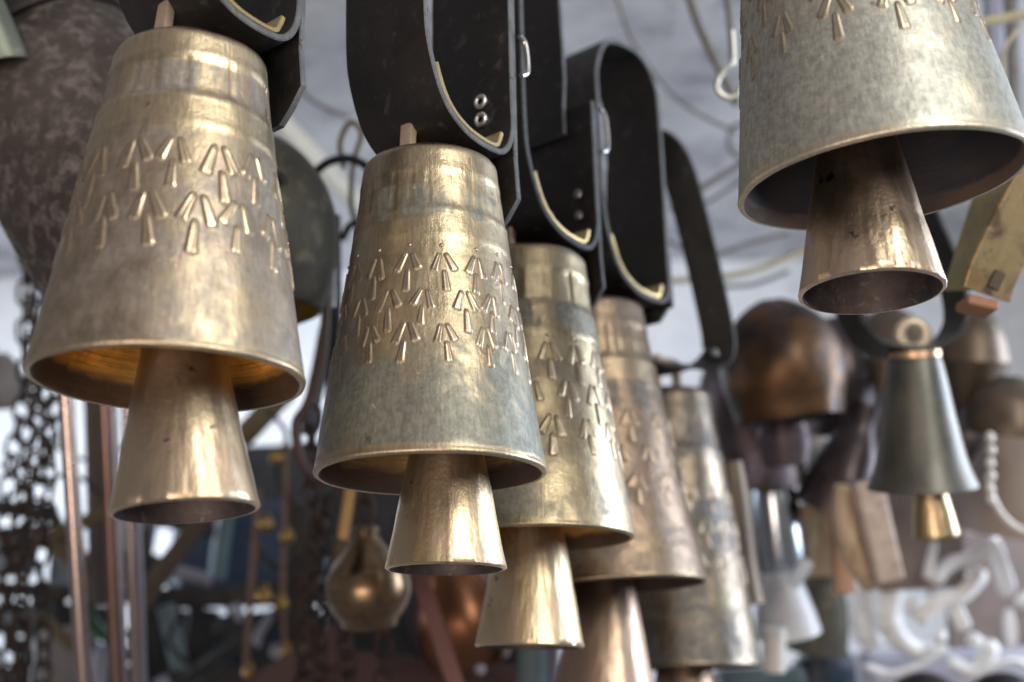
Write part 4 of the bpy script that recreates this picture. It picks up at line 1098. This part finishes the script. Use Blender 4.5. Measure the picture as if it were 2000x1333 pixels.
# --- bottom right tray
plank('grey_tray', 'lavender grey tray along the bottom right under the horns', 'tray', (1660, 1320), (2060, 1320), 100, 0.22, 2.55, mottled('lavender_grey_enamel', (0.36, 0.36, 0.42), (0.44, 0.44, 0.50), rough=(0.35, 0.5)))
plank('mauve_board', 'mauve brown board behind the antlers', 'board', (1850, 1150), (2060, 1170), 260, 0.02, 2.75, mottled('mauve_brown_board', (0.15, 0.11, 0.095), (0.20, 0.15, 0.13), rough=(0.6, 0.75)))
for x, dd, lab in ((1805, 1.9, 'dark dome at the bottom edge under the crescent horn'), (1958, 1.92, 'dark dome at the bottom edge in the right corner')):
    c = P(x, 1372, dd)
    mb = MB(); rr_ = mm(72, dd)
    lathe(mb, Matrix.Translation(c), [(rr_, -0.02), (rr_, 0.0), (rr_ * .92, rr_ * .3), (rr_ * .7, rr_ * .58), (rr_ * .35, rr_ * .76), (0.0005, rr_ * .8)], 36)
    tag(mb.build('dark_dome', DKP), lab, 'dome', 'dark domes along the bottom edge')
plank('navy_drum', 'dark navy drum in the gap left of the grey tray', 'drum', (1560, 1330), (1660, 1330), 110, 0.1, 2.3, NAVY)
plank('steel_tray', 'pale blue steel tray low behind the far end clapper', 'tray', (1400, 1335), (1560, 1330), 50, 0.1, 2.1, TEAL)

# --- more of the stock at the right and at the left edge
simple_bell('dark_bell', 'plum dark bell under the narrow strap left of the round bell', (1405, 905), (1400, 745), 2.15, [(0, 70), (.1, 69), (.4, 62), (.8, 46), (1, 22)], [DKP, BLACKIN], warp=.002, seed=12)
simple_bell('dark_bell', 'dark bell low between the grey flared bell and the carved wood', (1722, 985), (1716, 850), 2.3, [(0, 60), (.1, 58), (.5, 48), (.85, 34), (1, 16)], [PURP, BLACKIN], warp=.002, seed=13)
simple_bell('dark_bell', 'brown bell with open mouth right of the purple grey bell', (1560, 940), (1575, 830), 2.35, [(0, 58), (.1, 56), (.5, 48), (.85, 34), (1, 16)], [OLB, BLACKIN], warp=.002, seed=14)
simple_bell('grey_gourd', 'grey brown rounded gourd at the left edge behind the chains', (4, 800), (2, 690), 2.2, [(0, 20), (.15, 36), (.4, 46), (.7, 38), (1, 12)], [GREYP, BLACKIN], cat='gourd', warp=.003, seed=15)
for pts, wd, dd, lab in [([(0, 905), (60, 940), (150, 930), (230, 1000)], 9, 2.2, 'bent dark wire behind the chains above the long sticks'),
        ([(90, 860), (170, 900), (250, 880), (330, 1010)], 8, 2.3, 'bent dark wire passing behind the copper rods'),
        ([(270, 1060), (350, 1180), (330, 1260), (420, 1330)], 10, 2.2, 'curled dark wire below the diagonal timber'),
        ([(480, 1040), (540, 1110), (600, 1090), (660, 1160)], 9, 2.2, 'bent dark wire between the brass beads and the chains'),
        ([(430, 1150), (470, 1240), (540, 1300), (560, 1340)], 10, 2.2, 'dark wire drooping from the shelf to the lowest bead'),
        ([(520, 800), (560, 850), (540, 930), (590, 1000)], 9, 2.1, 'dark wire hanging right of the leftmost clapper'),
        ([(770, 1010), (800, 1100), (780, 1200), (820, 1290)], 10, 2.0, 'dark wire between the pear shaped bell and red slat')]:
    pole('iron_wire', lab, 'wire', pts, wd, dd, DARK, 8, 'bent wires among the clutter')
for pts, rr2, dd, lab in [([(1690, 1300), (1740, 1316), (1800, 1296), (1850, 1262)], (9, 5), 1.85, 'thin curled pale strip under the crescent horn'),
        ([(1900, 1330), (1940, 1300), (1985, 1290), (2020, 1310)], (9, 6), 1.85, 'thin pale strip along the tray at the right')]:
    horn(lab, pts, rr2, dd, 'horn_strip', 'strip')

simple_bell('dark_bell', 'dark rounded bell peeking out right of the round fire browned bell', (1640, 800), (1625, 620), 2.05, [(0, 66), (.1, 70), (.4, 78), (.7, 66), (.9, 38), (1, 16)], [DKP, BLACKIN], warp=.003, seed=16)
simple_bell('dark_bell', 'dark copper bell peeking out under the round fire browned bell', (1530, 905), (1520, 770), 1.92, [(0, 56), (.1, 58), (.4, 60), (.7, 50), (.9, 30), (1, 14)], [PURP, BLACKIN], warp=.003, seed=17)
for pts, wd, lab in [([(1200, -20), (1240, 90), (1330, 200), (1440, 260)], 7, 'thin grey cable crossing the ceiling right of the rounded collar loop'),
        ([(1300, 470), (1380, 500), (1450, 480), (1540, 455)], 8, 'thin grey cable sagging above the yellowed rope'),
        ([(1470, 240), (1430, 250), (1425, 290), (1445, 310)], 9, 'short looped cable end at the left edge of the upper right bell'),
        ([(530, 100), (600, 190), (680, 230)], 8, 'thin grey cable on the ceiling between the two front collars')]:
    pole('cable', lab, 'cable', pts, wd, 2.2, GWIRE, 8)
